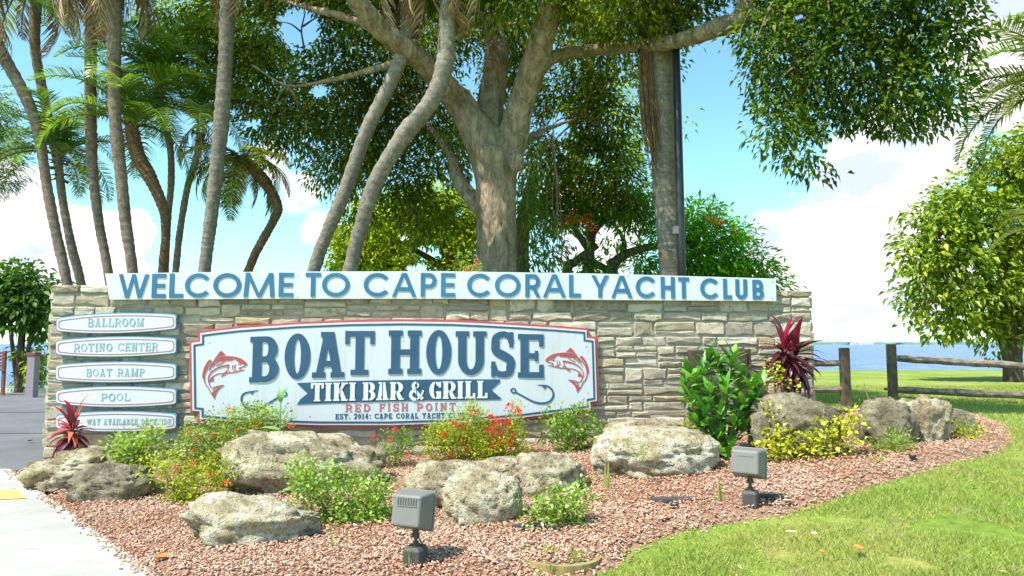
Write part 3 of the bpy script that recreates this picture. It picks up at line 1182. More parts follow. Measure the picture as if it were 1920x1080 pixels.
# ------------------------------------------------------------------ lettering drawn as solid strokes
class Glyphs:
    """strokes of one letter collected in a mesh builder; every stroke stands a hair prouder than the one before"""

    def __init__(s, mb, y0, y1):
        s.mb, s.y0, s.y1, s.k = mb, y0, y1, 0

    def _y(s):
        s.k += 1
        return s.y0 - .00035 * (s.k % 9)

    def poly(s, pts):
        s.mb.prism([s.f(p) for p in pts], s._y(), s.y1)

    def rect(s, x0, z0, x1, z1):
        s.poly([(x0, z0), (x1, z0), (x1, z1), (x0, z1)])

    def diag(s, xa, za, xb, zb, t):
        s.poly([(xa - t / 2, za), (xa + t / 2, za), (xb + t / 2, zb), (xb - t / 2, zb)])

    def arc(s, cx, cz, rx, rz, tx, tz, a0, a1, n=14):
        A, B = [], []
        closed = abs(a1 - a0) >= 359.9
        if closed:
            n = 28
        for i in range(n if closed else n + 1):
            t = R(a0 + (a1 - a0) * i / n)
            A.append(s.f((cx + rx * math.cos(t), cz + rz * math.sin(t))))
            B.append(s.f((cx + (rx - tx) * math.cos(t), cz + (rz - tz) * math.sin(t))))
        s.mb.ribbon(A, B, s._y(), s.y1, closed)

    def path(s, pts, wid, n=24):
        P = catmull([(p[0], 0, p[1]) for p in pts], n)
        Wd = interp(wid if isinstance(wid, (list, tuple)) else [wid, wid], n)
        A, B = [], []
        for i, p in enumerate(P):
            d = (P[min(i + 1, n)] - P[max(i - 1, 0)]).normalized()
            nn = Vector((-d.z, 0, d.x)) * Wd[i] / 2
            A.append(s.f((p.x + nn.x, p.z + nn.z)))
            B.append(s.f((p.x - nn.x, p.z - nn.z)))
        s.mb.ribbon(A, B, s._y(), s.y1)

    def letter(s, ch, u0, w0, w, h, t, th, slab=0.0, q=0.0, sh=0.0):
        """box at (u0,w0) sized w x h; t stem width, th thin stroke height, slab serif reach, q serif height, sh rise across the letter"""
        s.f = lambda p: (u0 + p[0], w0 + p[1] + sh * (p[0] / w if w else 0))
        e = slab
        xl, xr = e + t / 2, w - e - t / 2

        def serif(x, top=False, half=None):
            if slab:
                r = (half or (t / 2 + e))
                z = (h - q, h) if top else (0, q)
                s.rect(max(0, x - r), z[0], min(w, x + r), z[1])

        def stem(x, z0=0, z1=None):
            s.rect(x - t / 2, z0, x + t / 2, h if z1 is None else z1)

        def tick(x, z0, z1, tt=None):
            if slab:
                tt = tt or t * .55
                s.rect(x - tt, z0, x, z1)
        if ch == 'I':
            stem(w / 2); serif(w / 2); serif(w / 2, True)
        elif ch == 'H':
            stem(xl); stem(xr); s.rect(xl, h / 2 - th / 2, xr, h / 2 + th / 2)
            for x in (xl, xr):
                serif(x); serif(x, True)
        elif ch in 'EFL':
            stem(xl)
            if slab:
                s.rect(0, 0, xl, q)
                s.rect(0, h - q, xl + t / 2 + (e if ch == 'L' else 0), h)
                if ch == 'F':
                    s.rect(0, 0, xl + t / 2 + e, q)
            if ch != 'L':
                s.rect(xl, h - th, w, h); s.rect(xl, h / 2 - th / 2, w * (.78 if slab else .94), h / 2 + th / 2)
                tick(w, h * .72, h)
                if slab:
                    s.rect(w * .66, h * .38, w * .78, h * .62)
            if ch != 'F':
                s.rect(xl, 0, w, th); tick(w, 0, h * .30)
        elif ch == 'T':
            stem(w / 2); s.rect(0, h - th, w, h); serif(w / 2)
            if slab:
                s.rect(0, h * .70, t * .5, h); s.rect(w - t * .5, h * .70, w, h)
        elif ch in 'BPRD':
            stem(xl)
            if slab:
                s.rect(0, 0, xl, q); s.rect(0, h - q, xl, h)
                if ch == 'P' or ch == 'R':
                    s.rect(0, 0, xl + t / 2 + e, q)
            if ch == 'D':
                xb = w * .42
                s.rect(xl, 0, xb, th); s.rect(xl, h - th, xb, h)
                s.arc(xb, h / 2, w - xb, h / 2, t, th, -90, 90)
            else:
                zb = h * (.5 if ch == 'B' else .44)
                xb = w * .55
                ww = w * (.95 if ch != 'P' else 1)
                s.rect(xl, h - th, xb, h); s.rect(xl, zb - th / 2, xb, zb + th / 2)
                r = (h - zb + th / 2) / 2
                s.arc(xb, h - r, ww - xb, r, t, th, -90, 90)
                if ch == 'B':
                    s.rect(xl, 0, xb, th)
                    r = (zb + th / 2) / 2
                    s.arc(xb, r, w - xb, r, t, th, -90, 90)
                if ch == 'R':
                    s.diag(xb - t * .1, zb, w - t * .6, 0, t)
                    if slab:
                        s.rect(w - t * 1.1, 0, w, q)
        elif ch in 'O0':
            s.arc(w / 2, h / 2, w / 2, h / 2, t, th, 0, 360)
        elif ch in 'CG':
            s.arc(w * .53, h / 2, w * .53, h / 2, t, th, 38, 322, 22)
            if slab:
                s.rect(w - t * .55, h * .66, w, h * .98)
                if ch == 'C':
                    s.rect(w - t * .45, h * .04, w, h * .26)
            if ch == 'G':
                s.rect(w - t, 0.02 * h, w, h * .44); s.rect(w * .55, h * .44 - th, w, h * .44)
        elif ch == 'S':
            m = t / 2
            s.path([(w * .90, h * .76), (w * .80, h * .90), (w * .52, h * .965 - th * .1), (w * .22, h * .88), (m, h * .72), (w * .22, h * .57), (w * .55, h * .47),
                    (w * .86, h * .36), (w - m * .8, h * .22), (w * .78, h * .08), (w * .48, h * .035 + th * .1), (w * .2, h * .10), (w * .10, h * .24)],
                   [th, th, th, t * .85, t, t, t * 1.05, t, t, t * .85, th, th, th], 40)
            if slab:
                s.rect(w * .80, h * .66, w * .98, h); s.rect(0, 0, w * .18, h * .34)
        elif ch == 'A':
            top = h - (q if slab > .02 else 0)
            xa = w / 2
            s.diag(e + t * .45, 0, xa - t * .12, h, t * .8); s.diag(w - e - t * .45, 0, xa + t * .12, h, t)
            s.rect(w * .27, h * .24, w * .73, h * .24 + th)
            if slab:
                s.rect(0, 0, 2 * e + t * .9, q); s.rect(w - 2 * e - t * .95, 0, w, q)
                s.rect(xa - t * .9, h - q, xa + t * .55, h)
        elif ch == 'V':
            s.diag(w / 2 - t * .1, 0, e + t / 2, h, t); s.diag(w / 2 + t * .1, 0, w - e - t / 2, h, t * .85)
            if slab:
                s.rect(0, h - q, t + 2 * e, h); s.rect(w - t - 2 * e, h - q, w, h)
        elif ch == 'Y':
            stem(w / 2, 0, h * .5); s.diag(w / 2, h * .40, e + t / 2, h, t); s.diag(w / 2, h * .40, w - e - t / 2, h, t)
            serif(w / 2)
            if slab:
                s.rect(0, h - q, t + 2 * e, h); s.rect(w - t - 2 * e, h - q, w, h)
        elif ch == 'N':
            stem(xl); stem(xr)
            s.diag(xr - t * .2, 0, xl + t * .2, h, t * 1.1)
            serif(xl); serif(xl, True); serif(xr, True)
        elif ch == 'M':
            lean = 0 if slab else w * .06
            s.diag(xl, 0, xl + lean, h, t * .95); s.diag(xr, 0, xr - lean, h, t * .95)
            s.diag(w / 2, 0, xl + lean, h, t * .85); s.diag(w / 2, 0, xr - lean, h, t * .85)
            for x in (xl, xr):
                serif(x); serif(x, True)
        elif ch == 'W':
            a = w * .30
            s.diag(a, 0, t * .5, h, t * .92); s.diag(a, 0, w / 2, h, t * .80); s.diag(w - a, 0, w / 2, h, t * .80); s.diag(w - a, 0, w - t * .5, h, t * .92)
        elif ch == 'K':
            stem(xl); serif(xl); serif(xl, True)
            s.diag(xl + t * .3, h * .40, w - e - t * .5, h, t * .75); s.diag(w - e - t * .5, 0, xl + t * .9, h * .56, t)
            if slab:
                s.rect(w - t - 2 * e, h - q, w, h); s.rect(w - t - 2 * e, 0, w, q)
        elif ch == 'U':
            zc = min(h * .42, w * .5)
            stem(xl, zc); stem(xr, zc); serif(xl, True); serif(xr, True)
            s.arc(w / 2, zc, w / 2 - e, zc, t, th, 180, 360)
        elif ch == '1':
            stem(w / 2); serif(w / 2); s.diag(w * .1, h * .72, w * .4, h, t * .8)
        elif ch == '2':
            s.path([(w * .08, h * .70), (w * .2, h * .92), (w * .55, h * .95), (w * .88, h * .75), (w * .7, h * .45), (w * .1, h * .06)], t, 20)
            s.rect(0, 0, w, th)
        elif ch == '4':
            s.rect(w * .62 - t / 2, 0, w * .62 + t / 2, h); s.diag(w * .12, h * .30, w * .62, h, t * .8); s.rect(0, h * .25, w, h * .25 + th)
        elif ch == '.':
            s.rect(w * .3, 0, w * .3 + t, t)
        elif ch == ':':
            s.rect(w * .3, 0, w * .3 + t, t); s.rect(w * .3, h * .55, w * .3 + t, h * .55 + t)
        elif ch == '&':
            s.path([(w * .98, h * .52), (w * .86, h * .25), (w * .60, h * .05), (w * .30, h * .02), (w * .08, h * .2), (w * .16, h * .42), (w * .45, h * .60),
                    (w * .62, h * .80), (w * .45, h * .96), (w * .26, h * .82), (w * .36, h * .58), (w * .62, h * .28), (w * .95, h * .02)],
                   [th, th, th, t, t, t, th, th, th, t, t, t, t], 44)


RATIO = dict(I=.42, W=1.35, M=1.25, L=.85, E=.9, F=.85, J=.7, T=.95, S=.85, P=.92, B=.95)
RATIO.update({'1': .55, '.': .35, ':': .35, ' ': .55, '4': .8, '2': .75, '0': .8})


def write(parent, name, mat, text, x0, x1, ytop, ybot, off, raise_, stem, thin, slab, q, gap=.18, pilot=None):
    """a line of print fitted between two pixel columns; one mesh per word, lying on the board"""
    (ua, wt), (ub, wt2) = W(x0, ytop[0], off), W(x1, ytop[1], off)
    wb, wb2 = W(x0, ybot[0], off)[1], W(x1, ybot[1], off)[1]
    tot = sum(RATIO.get(c, 1.0) for c in text) + gap * (len(text) - 1)
    k = (ub - ua) / tot
    u = ua
    words = text.split(' ')
    outs = []
    mb = MB()
    g = Glyphs(mb, -off - raise_, -off + .001)
    for i, c in enumerate(text):
        if c == ' ' and mb.V:
            outs.append(mb.build(name, mat, parent))
            mb = MB()
            g = Glyphs(mb, -off - raise_, -off + .001)
        w = RATIO.get(c, 1.0) * k
        if c != ' ':
            f = (u - ua) / (ub - ua)
            zb = wb + (wb2 - wb) * f
            h = (wt + (wt2 - wt) * f) - zb
            g.letter(c, u, zb, w, h, stem * h, thin * h, slab * h, q * h)
        u += w + gap * k
    outs.append(mb.build(name, mat, parent))
    return outs


def offset_poly(pts, d):
    n = len(pts)
    a = sum(pts[i][0] * pts[(i + 1) % n][1] - pts[(i + 1) % n][0] * pts[i][1] for i in range(n))
    if a < 0:
        pts = pts[::-1]
    out = []
    for i in range(n):
        p0, p1, p2 = Vector(pts[i - 1]), Vector(pts[i]), Vector(pts[(i + 1) % n])
        d1, d2 = (p1 - p0).normalized(), (p2 - p1).normalized()
        n1, n2 = Vector((-d1.y, d1.x)), Vector((-d2.y, d2.x))
        m = n1 + n2
        if m.length < 1e-4:
            m = n1
        m = m / max(m.length_squared, .3) * 2
        k = d / 1.0
        out.append((p1.x + m.x * k, p1.y + m.y * k))
    return out


def sign_root(name, label, px, pz, group=None, cat='sign'):
    t = thing(name, label, cat, (P0.x, P0.y, 0), WROT, group)
    # put the Empty at the board itself and keep wall coordinates for its parts
    loc = wall_pt(px, 0, pz)
    t.location = loc
    h = bpy.data.objects.new('tmp', None)
    return t


class Shift:
    """parts of a sign are drawn in wall coordinates and moved under their sign's own origin"""

    def __init__(s, root, u, z):
        s.root, s.u, s.z = root, u, z

    def fix(s, o):
        if isinstance(o, list):
            for q in o:
                s.fix(q)
            return o
        o.data.transform(Matrix.Translation((-s.u, 0, -s.z)))
        return o


def build_welcome_sign():
    OFF = .052
    top = [(197, 513), (340, 511), (500, 509.5), (830, 508.5), (1120, 513), (1300, 518), (1455, 522.5)]
    bot = [(1456, 565), (1120, 562.5), (830, 560.5), (500, 560.5), (205, 562)]
    c = W(830, 535, OFF)
    r = sign_root('welcome_sign', 'long white board along the top of the stone wall with raised blue capital letters', c[0], c[1])
    S_ = Shift(r, c[0], c[1])
    poly = [W(x, y, OFF + .045) for x, y in top + bot]
    mb = MB()
    mb.prism(poly, -OFF - .045, -OFF + .002)
    board = S_.fix(mb.build('board', 'sign_white', r, bevel=.003))
    # lettering: pixel boxes of every letter
    L = [('W', 222, 277), ('E', 285, 309), ('L', 318, 342), ('C', 347, 393), ('O', 400, 451), ('M', 457, 514), ('E', 523, 549),
         ('T', 573, 600), ('O', 604, 655), ('C', 682, 730), ('A', 735, 780), ('P', 789, 818), ('E', 827, 853),
         ('C', 876, 921), ('O', 928, 976), ('R', 985, 1014), ('A', 1018, 1061), ('L', 1067, 1089),
         ('Y', 1109, 1142), ('A', 1146, 1186), ('C', 1192, 1231), ('H', 1239, 1266), ('T', 1272, 1293), ('C', 1313, 1349), ('L', 1356, 1373), ('U', 1379, 1402), ('B', 1411, 1433)]
    tx = [200, 320, 560, 850, 1080, 1260, 1440]
    ty = [515, 512.5, 511, 512, 515, 519, 525]
    by = [559, 558, 556, 556, 557, 559, 561]
    for ch, a, b in L:
        m = (a + b) / 2
        yt, yb = np.interp(m, tx, ty), np.interp(m, tx, by)
        (ua, zt), (ub, zb) = W(a, yt, OFF + .06), W(b, yb, OFF + .06)
        zb = W(m, yb, OFF + .06)[1]
        zt = W(m, yt, OFF + .06)[1]
        mb = MB()
        g = Glyphs(mb, -OFF - .053, -OFF - .044)
        g.letter(ch, ua, zb, ub - ua, zt - zb, .052 if ch not in 'W' else .046, .048)
        S_.fix(mb.build('letter', 'letter_blue', board))
    for x in (230, 560, 900, 1180, 1440):
        for y in (516.5, 557):
            p = W(x + random.uniform(-3, 3), y, OFF + .045)
            if x == 1440:
                p = W(1448, 528 if y < 530 else 560, OFF + .045)
            mb = MB()
            pts = [(p[0] + .007 * math.cos(k * R(45)), p[1] + .007 * math.sin(k * R(45))) for k in range(8)]
            mb.prism(pts, -OFF - .049, -OFF - .044)
            S_.fix(mb.build('screw', 'screw_metal', r))


def fish(mb, conv, y0, y1):
    g = Glyphs(mb, y0, y1)
    g.f = lambda p: conv(p)
    A = [(75, 360), (110, 315), (180, 265), (260, 235), (350, 220), (450, 215), (550, 225), (640, 258), (715, 305), (700, 330), (620, 312), (520, 305), (430, 300),
         (360, 292), (330, 265), (290, 280), (250, 320), (215, 350), (160, 355), (120, 385), (85, 385)]
    g.poly(A)
    g.poly([(475, 200), (560, 120), (600, 150), (640, 210), (700, 280), (640, 245), (560, 212)])
    g.poly([(735, 300), (780, 275), (830, 330), (880, 420), (910, 520), (915, 590), (900, 625), (880, 540), (850, 440), (800, 360)])
    g.poly([(455, 465), (500, 510), (540, 540), (565, 585), (510, 560), (450, 520)])
    g.poly([(705, 570), (750, 600), (785, 665), (700, 668), (715, 620)])
    g.poly([(515, 740), (600, 765), (640, 815), (720, 855), (735, 880), (715, 950), (690, 990), (665, 900), (620, 820), (560, 770)])
    g.path([(690, 312), (790, 390), (850, 480), (878, 570), (878, 650), (850, 730), (800, 790), (760, 870), (725, 930)], [22, 18, 18, 16, 16, 14, 14, 12, 8], 30)
    g.path([(415, 380), (500, 388), (600, 415), (700, 465), (770, 530), (805, 610), (800, 690)], [30, 24, 20, 18, 16, 12, 6], 26)
    g.path([(130, 460), (220, 480), (300, 500), (400, 515), (500, 525), (600, 530), (680, 560), (740, 610), (785, 680), (770, 755), (720, 785), (630, 755), (520, 738)],
           [10, 18, 18, 18, 16, 14, 16, 18, 20, 16, 12, 12, 8], 44)
    for P, w_ in (([(295, 370), (312, 430), (280, 485)], 13), ([(340, 375), (355, 430), (312, 490)], 13), ([(430, 400), (438, 450), (405, 510)], 12),
                  ([(115, 395), (180, 410), (230, 435), (195, 455)], 13), ([(500, 300), (580, 360), (650, 388)], 10), ([(600, 312), (680, 360), (730, 410)], 9),
                  ([(700, 340), (760, 420), (785, 475)], 12), ([(600, 770), (680, 800), (720, 830)], 10), ([(195, 350), (225, 372), (250, 350)], 9)):
        g.path(P, w_, 12)


def build_boat_house_sign():
    OFF = .052
    F1 = OFF + .032
    top = [(373, 621), (410, 616), (450, 611.5), (500, 608), (560, 604), (660, 600), (757, 598.7), (850, 600), (915, 603), (976, 606.5), (1040, 610.5), (1103, 615.5)]
    right = [(1103.5, 630), (1118.5, 632), (1122.5, 755), (1110, 757), (1110.7, 770)]
    bot = [(1040, 779), (976, 787), (850, 797), (730, 801), (600, 801), (480, 797), (372, 789)]
    left = [(372, 775), (358.5, 773.5), (356.6, 639.5), (373, 637)]
    outline = [W(x, y, OFF) for x, y in top + right + bot + left]
    c = W(740, 700, OFF)
    r = sign_root('boat_house_sign', 'large red-bordered white sign on the stone wall, navy BOAT HOUSE lettering between two red fish', c[0], c[1])
    S_ = Shift(r, c[0], c[1])
    mb = MB()
    mb.prism(outline, -F1, -.03)
    S_.fix(mb.build('backboard', 'sign_red', r, bevel=.004))
    # offsets measured in the photograph's sign plane
    in1 = offset_poly(outline, .030)
    mb = MB()
    mb.prism(in1, -F1 - .012, -F1 + .002)
    panel = S_.fix(mb.build('panel', 'sign_panel', r, bevel=.002))
    a, b = offset_poly(outline, .052), offset_poly(outline, .076)
    mb = MB()
    mb.ribbon(a, b, -F1 - .0155, -F1 - .010, closed=True)
    S_.fix(mb.build('border_line', 'sign_navy', r))
    Z0 = F1 + .012
    # BOAT HOUSE, letter by letter
    L = [('B', 469, 523, 631.5, 717), ('O', 534, 582, 625, 711), ('A', 586, 646, 622.5, 708), ('T', 647, 702, 620.5, 703), ('H', 728.5, 790, 619.5, 701),
         ('O', 799, 846, 618.5, 702.5), ('U', 854, 912, 621, 703), ('S', 921, 963, 622.5, 706), ('E', 971, 1019, 626, 707.5)]
    for ch, xa, xb, yt, yb in L:
        m = (xa + xb) / 2
        ua, ub = W(xa, 660, Z0)[0], W(xb, 660, Z0)[0]
        zt, zb = W(m, yt, Z0)[1], W(m, yb, Z0)[1]
        mb = MB()
        g = Glyphs(mb, -Z0 - .009, -Z0 + .001)
        w = ub - ua
        t = {'B': .108, 'O': .112, 'A': .105, 'T': .105, 'H': .108, 'U': .105, 'S': .105, 'E': .105}[ch]
        e = {'O': 0, 'S': .0, 'T': .055}.get(ch, .032)
        sh = {'B': .012, 'O': 0, 'E': -.006, 'A': .004}.get(ch, 0)
        if ch == 'S':
            g.letter(ch, ua, zb, w, zt - zb, t, .075, .03, .065, sh)
        else:
            g.letter(ch, ua, zb, w, zt - zb, t, .070 if ch != 'O' else .07, e if e else .0, .065, sh)
        S_.fix(mb.build('letter', 'sign_navy', panel))
    # navy banner with swallow-tail ends
    bp = [(556.5, 718), (660, 714), (800, 711.5), (937, 711), (937.5, 716), (921, 731), (940, 747), (938, 749), (800, 750.5), (660, 754), (557, 758), (564, 748), (577, 737.5), (566, 727)]
    mb = MB()
    mb.prism([W(x, y, Z0) for x, y in bp], -Z0 - .007, -Z0 + .001)
    banner = S_.fix(mb.build('banner', 'sign_navy', r))
    Z1 = Z0 + .007
    LL = [('T', 583, 607), ('I', 609, 622), ('K', 625, 652), ('I', 655, 667), ('B', 680, 704), ('A', 705.5, 728.5), ('R', 731, 757), ('&', 768, 794), ('G', 805, 827), ('R', 830, 855.5), ('I', 857.5, 868.5), ('L', 872, 891), ('L', 894.5, 914)]
    cuts = MB()
    for ch, xa, xb in LL:
        m = (xa + xb) / 2
        yt = np.interp(m, [583, 640, 700, 780, 910], [718.5, 717.5, 716.8, 716, 714])
        yb = np.interp(m, [583, 640, 700, 780, 910], [752.5, 751.5, 750.5, 748.8, 746.5])
        ua, ub = W(xa, 735, Z1)[0], W(xb, 735, Z1)[0]
        zt, zb = W(m, yt, Z1)[1], W(m, yb, Z1)[1]
        h = zt - zb
        mb = MB()
        g = Glyphs(mb, -Z1 - .006, -Z1 + .001)
        g.letter(ch, ua, zb, ub - ua, h, .054 if ch != '&' else .04, .022, .012, .018)
        S_.fix(mb.build('letter', 'banner_text', banner))
        # the stencil bridges
        if ch in 'BRGKA&':
            x = {'B': .47, 'R': .47, 'G': .5, 'K': .46, 'A': .5, '&': .5}[ch] * (ub - ua) + ua
            cuts.box(x - .004, x + .004, -Z1 - .0105, -Z1, zb - .001, zt + .001)
    o = S_.fix(cuts.build('stencil_bridges', 'sign_navy', banner))
    o['kind'] = 'stuff'
    S_.fix(write(panel, 'printed_word', 'line_red', 'RED FISH POINT', 648, 854, (758, 755), (772, 769), Z0, .003, .22, .16, .06, .13, gap=.42))
    S_.fix(write(panel, 'printed_word', 'sign_navy', 'EST. 2014: CAPE CORAL YACHT CLUB', 629, 873, (776, 773.5), (786, 783), Z0, .003, .21, .16, .05, .14, gap=.26))
    # fish
    sc = 10.29
    for side in (0, 1):
        if side:
            conv = lambda p: W(1015 + p[0] / sc, 640 + p[1] / sc, Z0)
        else:
            conv = lambda p: W(463.8 - (1015 + p[0] / sc - 1022.3) * 1.035, 682.6 + (640 + p[1] / sc - 675) * 1.07, Z0)
        mb = MB()
        fish(mb, conv, -Z0 - .005, -Z0 + .001)
        o = S_.fix(mb.build('fish_emblem', 'sign_red', panel))
        o['label'] = 'leaping red fish emblem at the %s end of the sign' % ('right' if side else 'left')
    # hooks
    for side in (0, 1):
        if side:
            k = lambda x, y: (730 + x / 3.84, 560 + y / 3.84)
            pts = [(905, 672), (960, 700), (1010, 728), (1060, 748), (1110, 752), (1155, 738), (1180, 700), (1172, 658), (1135, 628), (1068, 620)]
            ring, barb = (893, 661), [(1128, 632), (1120, 655), (1098, 628)]
        else:
            k = lambda x, y: (330 + x / 3.84, 560 + y / 3.84)
            pts = [(768, 694), (720, 720), (660, 755), (600, 785), (555, 797), (505, 785), (475, 745), (474, 705), (500, 678), (590, 659)]
            ring, barb = (780, 684), [(530, 668), (545, 690), (565, 664)]
        mb = MB()
        g = Glyphs(mb, -Z0 - .006, -Z0 + .001)
        g.f = lambda p: W(*k(*p), Z0)
        g.path(pts, [11, 11, 12, 13, 14, 14, 14, 13, 12, 3], 40)
        g.poly(barb)
        g.path([(ring[0] + 17 * math.cos(t * R(30)), ring[1] + 15 * math.sin(t * R(30))) for t in range(13)], 9, 24)
        S_.fix(mb.build('hook_emblem', 'sign_navy', panel))
    for x, y in ((393, 643), (1099, 650), (393, 770), (1103, 737), (757, 640), (939, 641), (581, 781), (945, 769)):
        p = W(x, y, Z0)
        mb = MB()
        mb.prism([(p[0] + .008 * math.cos(k_ * R(45)), p[1] + .008 * math.sin(k_ * R(45))) for k_ in range(8)], -Z0 - .003, -Z0 + .001)
        S_.fix(mb.build('screw', 'screw_metal', r))
    p = W(1091, 756, Z0)
    mb = MB()
    mb.box(p[0] - .03, p[0] + .03, -Z0 - .001, -Z0 + .0005, p[1] - .02, p[1] + .02)
    S_.fix(mb.build('sticker', 'pale_lettering', r))


def build_small_signs():
    data = [('BALLROOM', (165, 270), (597, 596), (612.5, 611), (108, 609, 12.5), (333, 603.5, 14), 605, 19.3, 'BALLROOM board, topmost of the five small oval-edged signs at the left end of the wall'),
            ('ROTINO CENTER', (139, 296), (644, 642), (659, 657), (107, 652, 13.5), (333, 648.5, 14.5), 650.5, 19.3, 'ROTINO CENTER board, second from the top of the five small signs'),
            ('BOAT RAMP', (162, 271), (691.5, 690.5), (705.5, 705), (107, 698.5, 14.5), (333, 697, 14.5), 697.5, 19.8, 'BOAT RAMP board, in the middle of the five small signs'),
            ('POOL', (190, 244), (737.5, 737), (751.5, 751), (107, 744, 12.5), (333, 743.5, 14.5), 743.5, 19.8, 'POOL board, fourth of the five small signs, partly behind a red-leaved plant'),
            ('WAY AVAILABLE DOCKSIDE', (163, 321), (785.5, 785), (796, 795.5), (107, 790.5, 12.5), (333, 789.5, 14), 790.5, 19.5, 'AVAILABLE DOCKSIDE board, lowest of the five small signs, just above the light green shrub')]
    for txt, (xa, xb), yt, yb, (lx, ly, lh), (rx, ry, rh), cy, ch, lab in data:
        OFF = .05
        c = W(220, cy, OFF)
        r = sign_root('direction_sign', lab, c[0], c[1], 'small direction signs at the left end of the wall')
        S_ = Shift(r, c[0], c[1])

        def shape(ins, corner=3.0):
            top, bot = [], []
            n = 14
            for i in range(n + 1):
                f = i / n
                x = lx + ins + (rx - lx - 2 * ins) * f
                mid = ly + (ry - ly) * f
                q = 4 * f * (1 - f)
                hh = (lh + (rh - lh) * f) * (1 - q) + ch * q - ins
                if i in (0, n):
                    hh -= corner
                top.append((x, mid - hh))
                bot.append((x, mid + hh))
                if i in (0, n):
                    xx = x + (corner if i == 0 else -corner)
                    if i == 0:
                        top.append((xx, mid - hh - corner)); bot.append((xx, mid + hh + corner))
                    else:
                        top.insert(-1, (xx, mid - hh - corner)); bot.insert(-1, (xx, mid + hh + corner))
            return [W(x, y, OFF) for x, y in top + bot[::-1]]
        mb = MB()
        mb.prism(shape(-.2), -OFF - .03, -.028)
        S_.fix(mb.build('backboard', 'sign_blue_edge', r, bevel=.002))
        mb = MB()
        mb.prism(shape(1.6), -OFF - .036, -OFF - .028)
        S_.fix(mb.build('panel', 'sign_white', r))
        mb = MB()
        a, b = shape(4.6), shape(6.2)
        mb.ribbon(a, b, -OFF - .0385, -OFF - .034, closed=True)
        S_.fix(mb.build('border_line', 'line_red', r))
        S_.fix(write(r, 'printed_word', 'pale_lettering', txt, xa, xb, yt, yb, OFF + .036, .003, .13, .10, .08, .10, gap=.22))


build_welcome_sign()
build_boat_house_sign()
build_small_signs()

# ------------------------------------------------------------------ boulders
def ico(sub):
    import bmesh
    bm = bmesh.new()
    bmesh.ops.create_icosphere(bm, subdivisions=sub, radius=1)
    bm.verts.ensure_lookup_table()
    V = np.array([v.co[:] for v in bm.verts])
    F = np.array([[v.index for v in f.verts] for f in bm.faces])
    bm.free()
    return V, F


ICO5 = ico(5)
ICO4 = ico(4)


def boulder(label, x0, x1, ytop, ybase, depth=.8, mat='limestone_boulder', seed=0, lump=.28, back=0.0, flat=0.0, tilt=0.0, yaw=0.0, hi=True, group='limestone boulders in the planting bed'):
    """a boulder whose outline in the photograph spans the given pixels; depth = its extent away from the viewer / its width"""
    cx = (x0 + x1) / 2
    b = G(cx, ybase)
    rx0 = (x1 - x0) / 2 / FPX * b.y
    ry = rx0 * depth
    Y = b.y + ry * .75 + back
    rx = (x1 - x0) / 2 / FPX * Y
    X = (cx - 960) / FPX * Y
    zt = at(cx, ytop, Y).z
    zg = Tf(X, Y)
    H = zt - zg
    V, F = (ICO5 if hi else ICO4)
    V = V.copy()
    out = np.empty_like(V)
    sv = Vector((seed * 7.3, seed * 3.1, seed * 1.7))
    for i, p in enumerate(V):
        v = Vector(p)
        n1 = noise.noise(v * 1.15 + sv)
        n2 = noise.noise(v * 2.6 + sv * 2)
        w = v + Vector((noise.noise(v * 2 + sv), noise.noise(v * 2 - sv), noise.noise(v * 2 + sv * 2))) * .35
        n3 = 1 - abs(noise.noise(w * 3.1 + sv * 3)) * 2.4
        n4 = noise.fractal(v * 7 + sv, .9, 2.1, 4)
        vd = noise.voronoi(w * 4.6 + sv)[0]
        r = 1 + lump * (n1 * 1.15 + n2 * .75) + .06 * n3 - .08 + .085 * n4 - .22 * max(0.0, .38 - vd[0])
        r -= .10 * max(0, -p[2]) * (1 if p[2] > -.8 else 0)
        # squared shoulders
        out[i] = np.array(p) * r
    q = np.sign(out) * np.abs(out) ** .86
    q = q / np.quantile(np.abs(q), .995, axis=0)
    if tilt:
        q[:, 2] += q[:, 0] * tilt
    if yaw:
        c, s = math.cos(yaw), math.sin(yaw)
        q[:, :2] = np.stack([q[:, 0] * c - q[:, 1] * s, q[:, 0] * s + q[:, 1] * c], 1)
    lo_, hi_ = np.quantile(q[:, 0], .004), np.quantile(q[:, 0], .996)
    q[:, 0] = (q[:, 0] - (lo_ + hi_) / 2) / ((hi_ - lo_) / 2)
    q[:, 2] /= np.quantile(q[:, 2], .995)
    zc = .38 * H
    Q = np.stack([q[:, 0] * rx, q[:, 1] * ry, zc + q[:, 2] * (H - zc)], 1)
    Q[:, 2] = np.where(q[:, 2] < 0, zc + q[:, 2] * (zc + .14), Q[:, 2])
    o = obj('boulder', fast_mesh('boulder', Q, F), mat, smooth=True, loc=(X, Y, zg))
    return tag(o, label, 'rock', group)


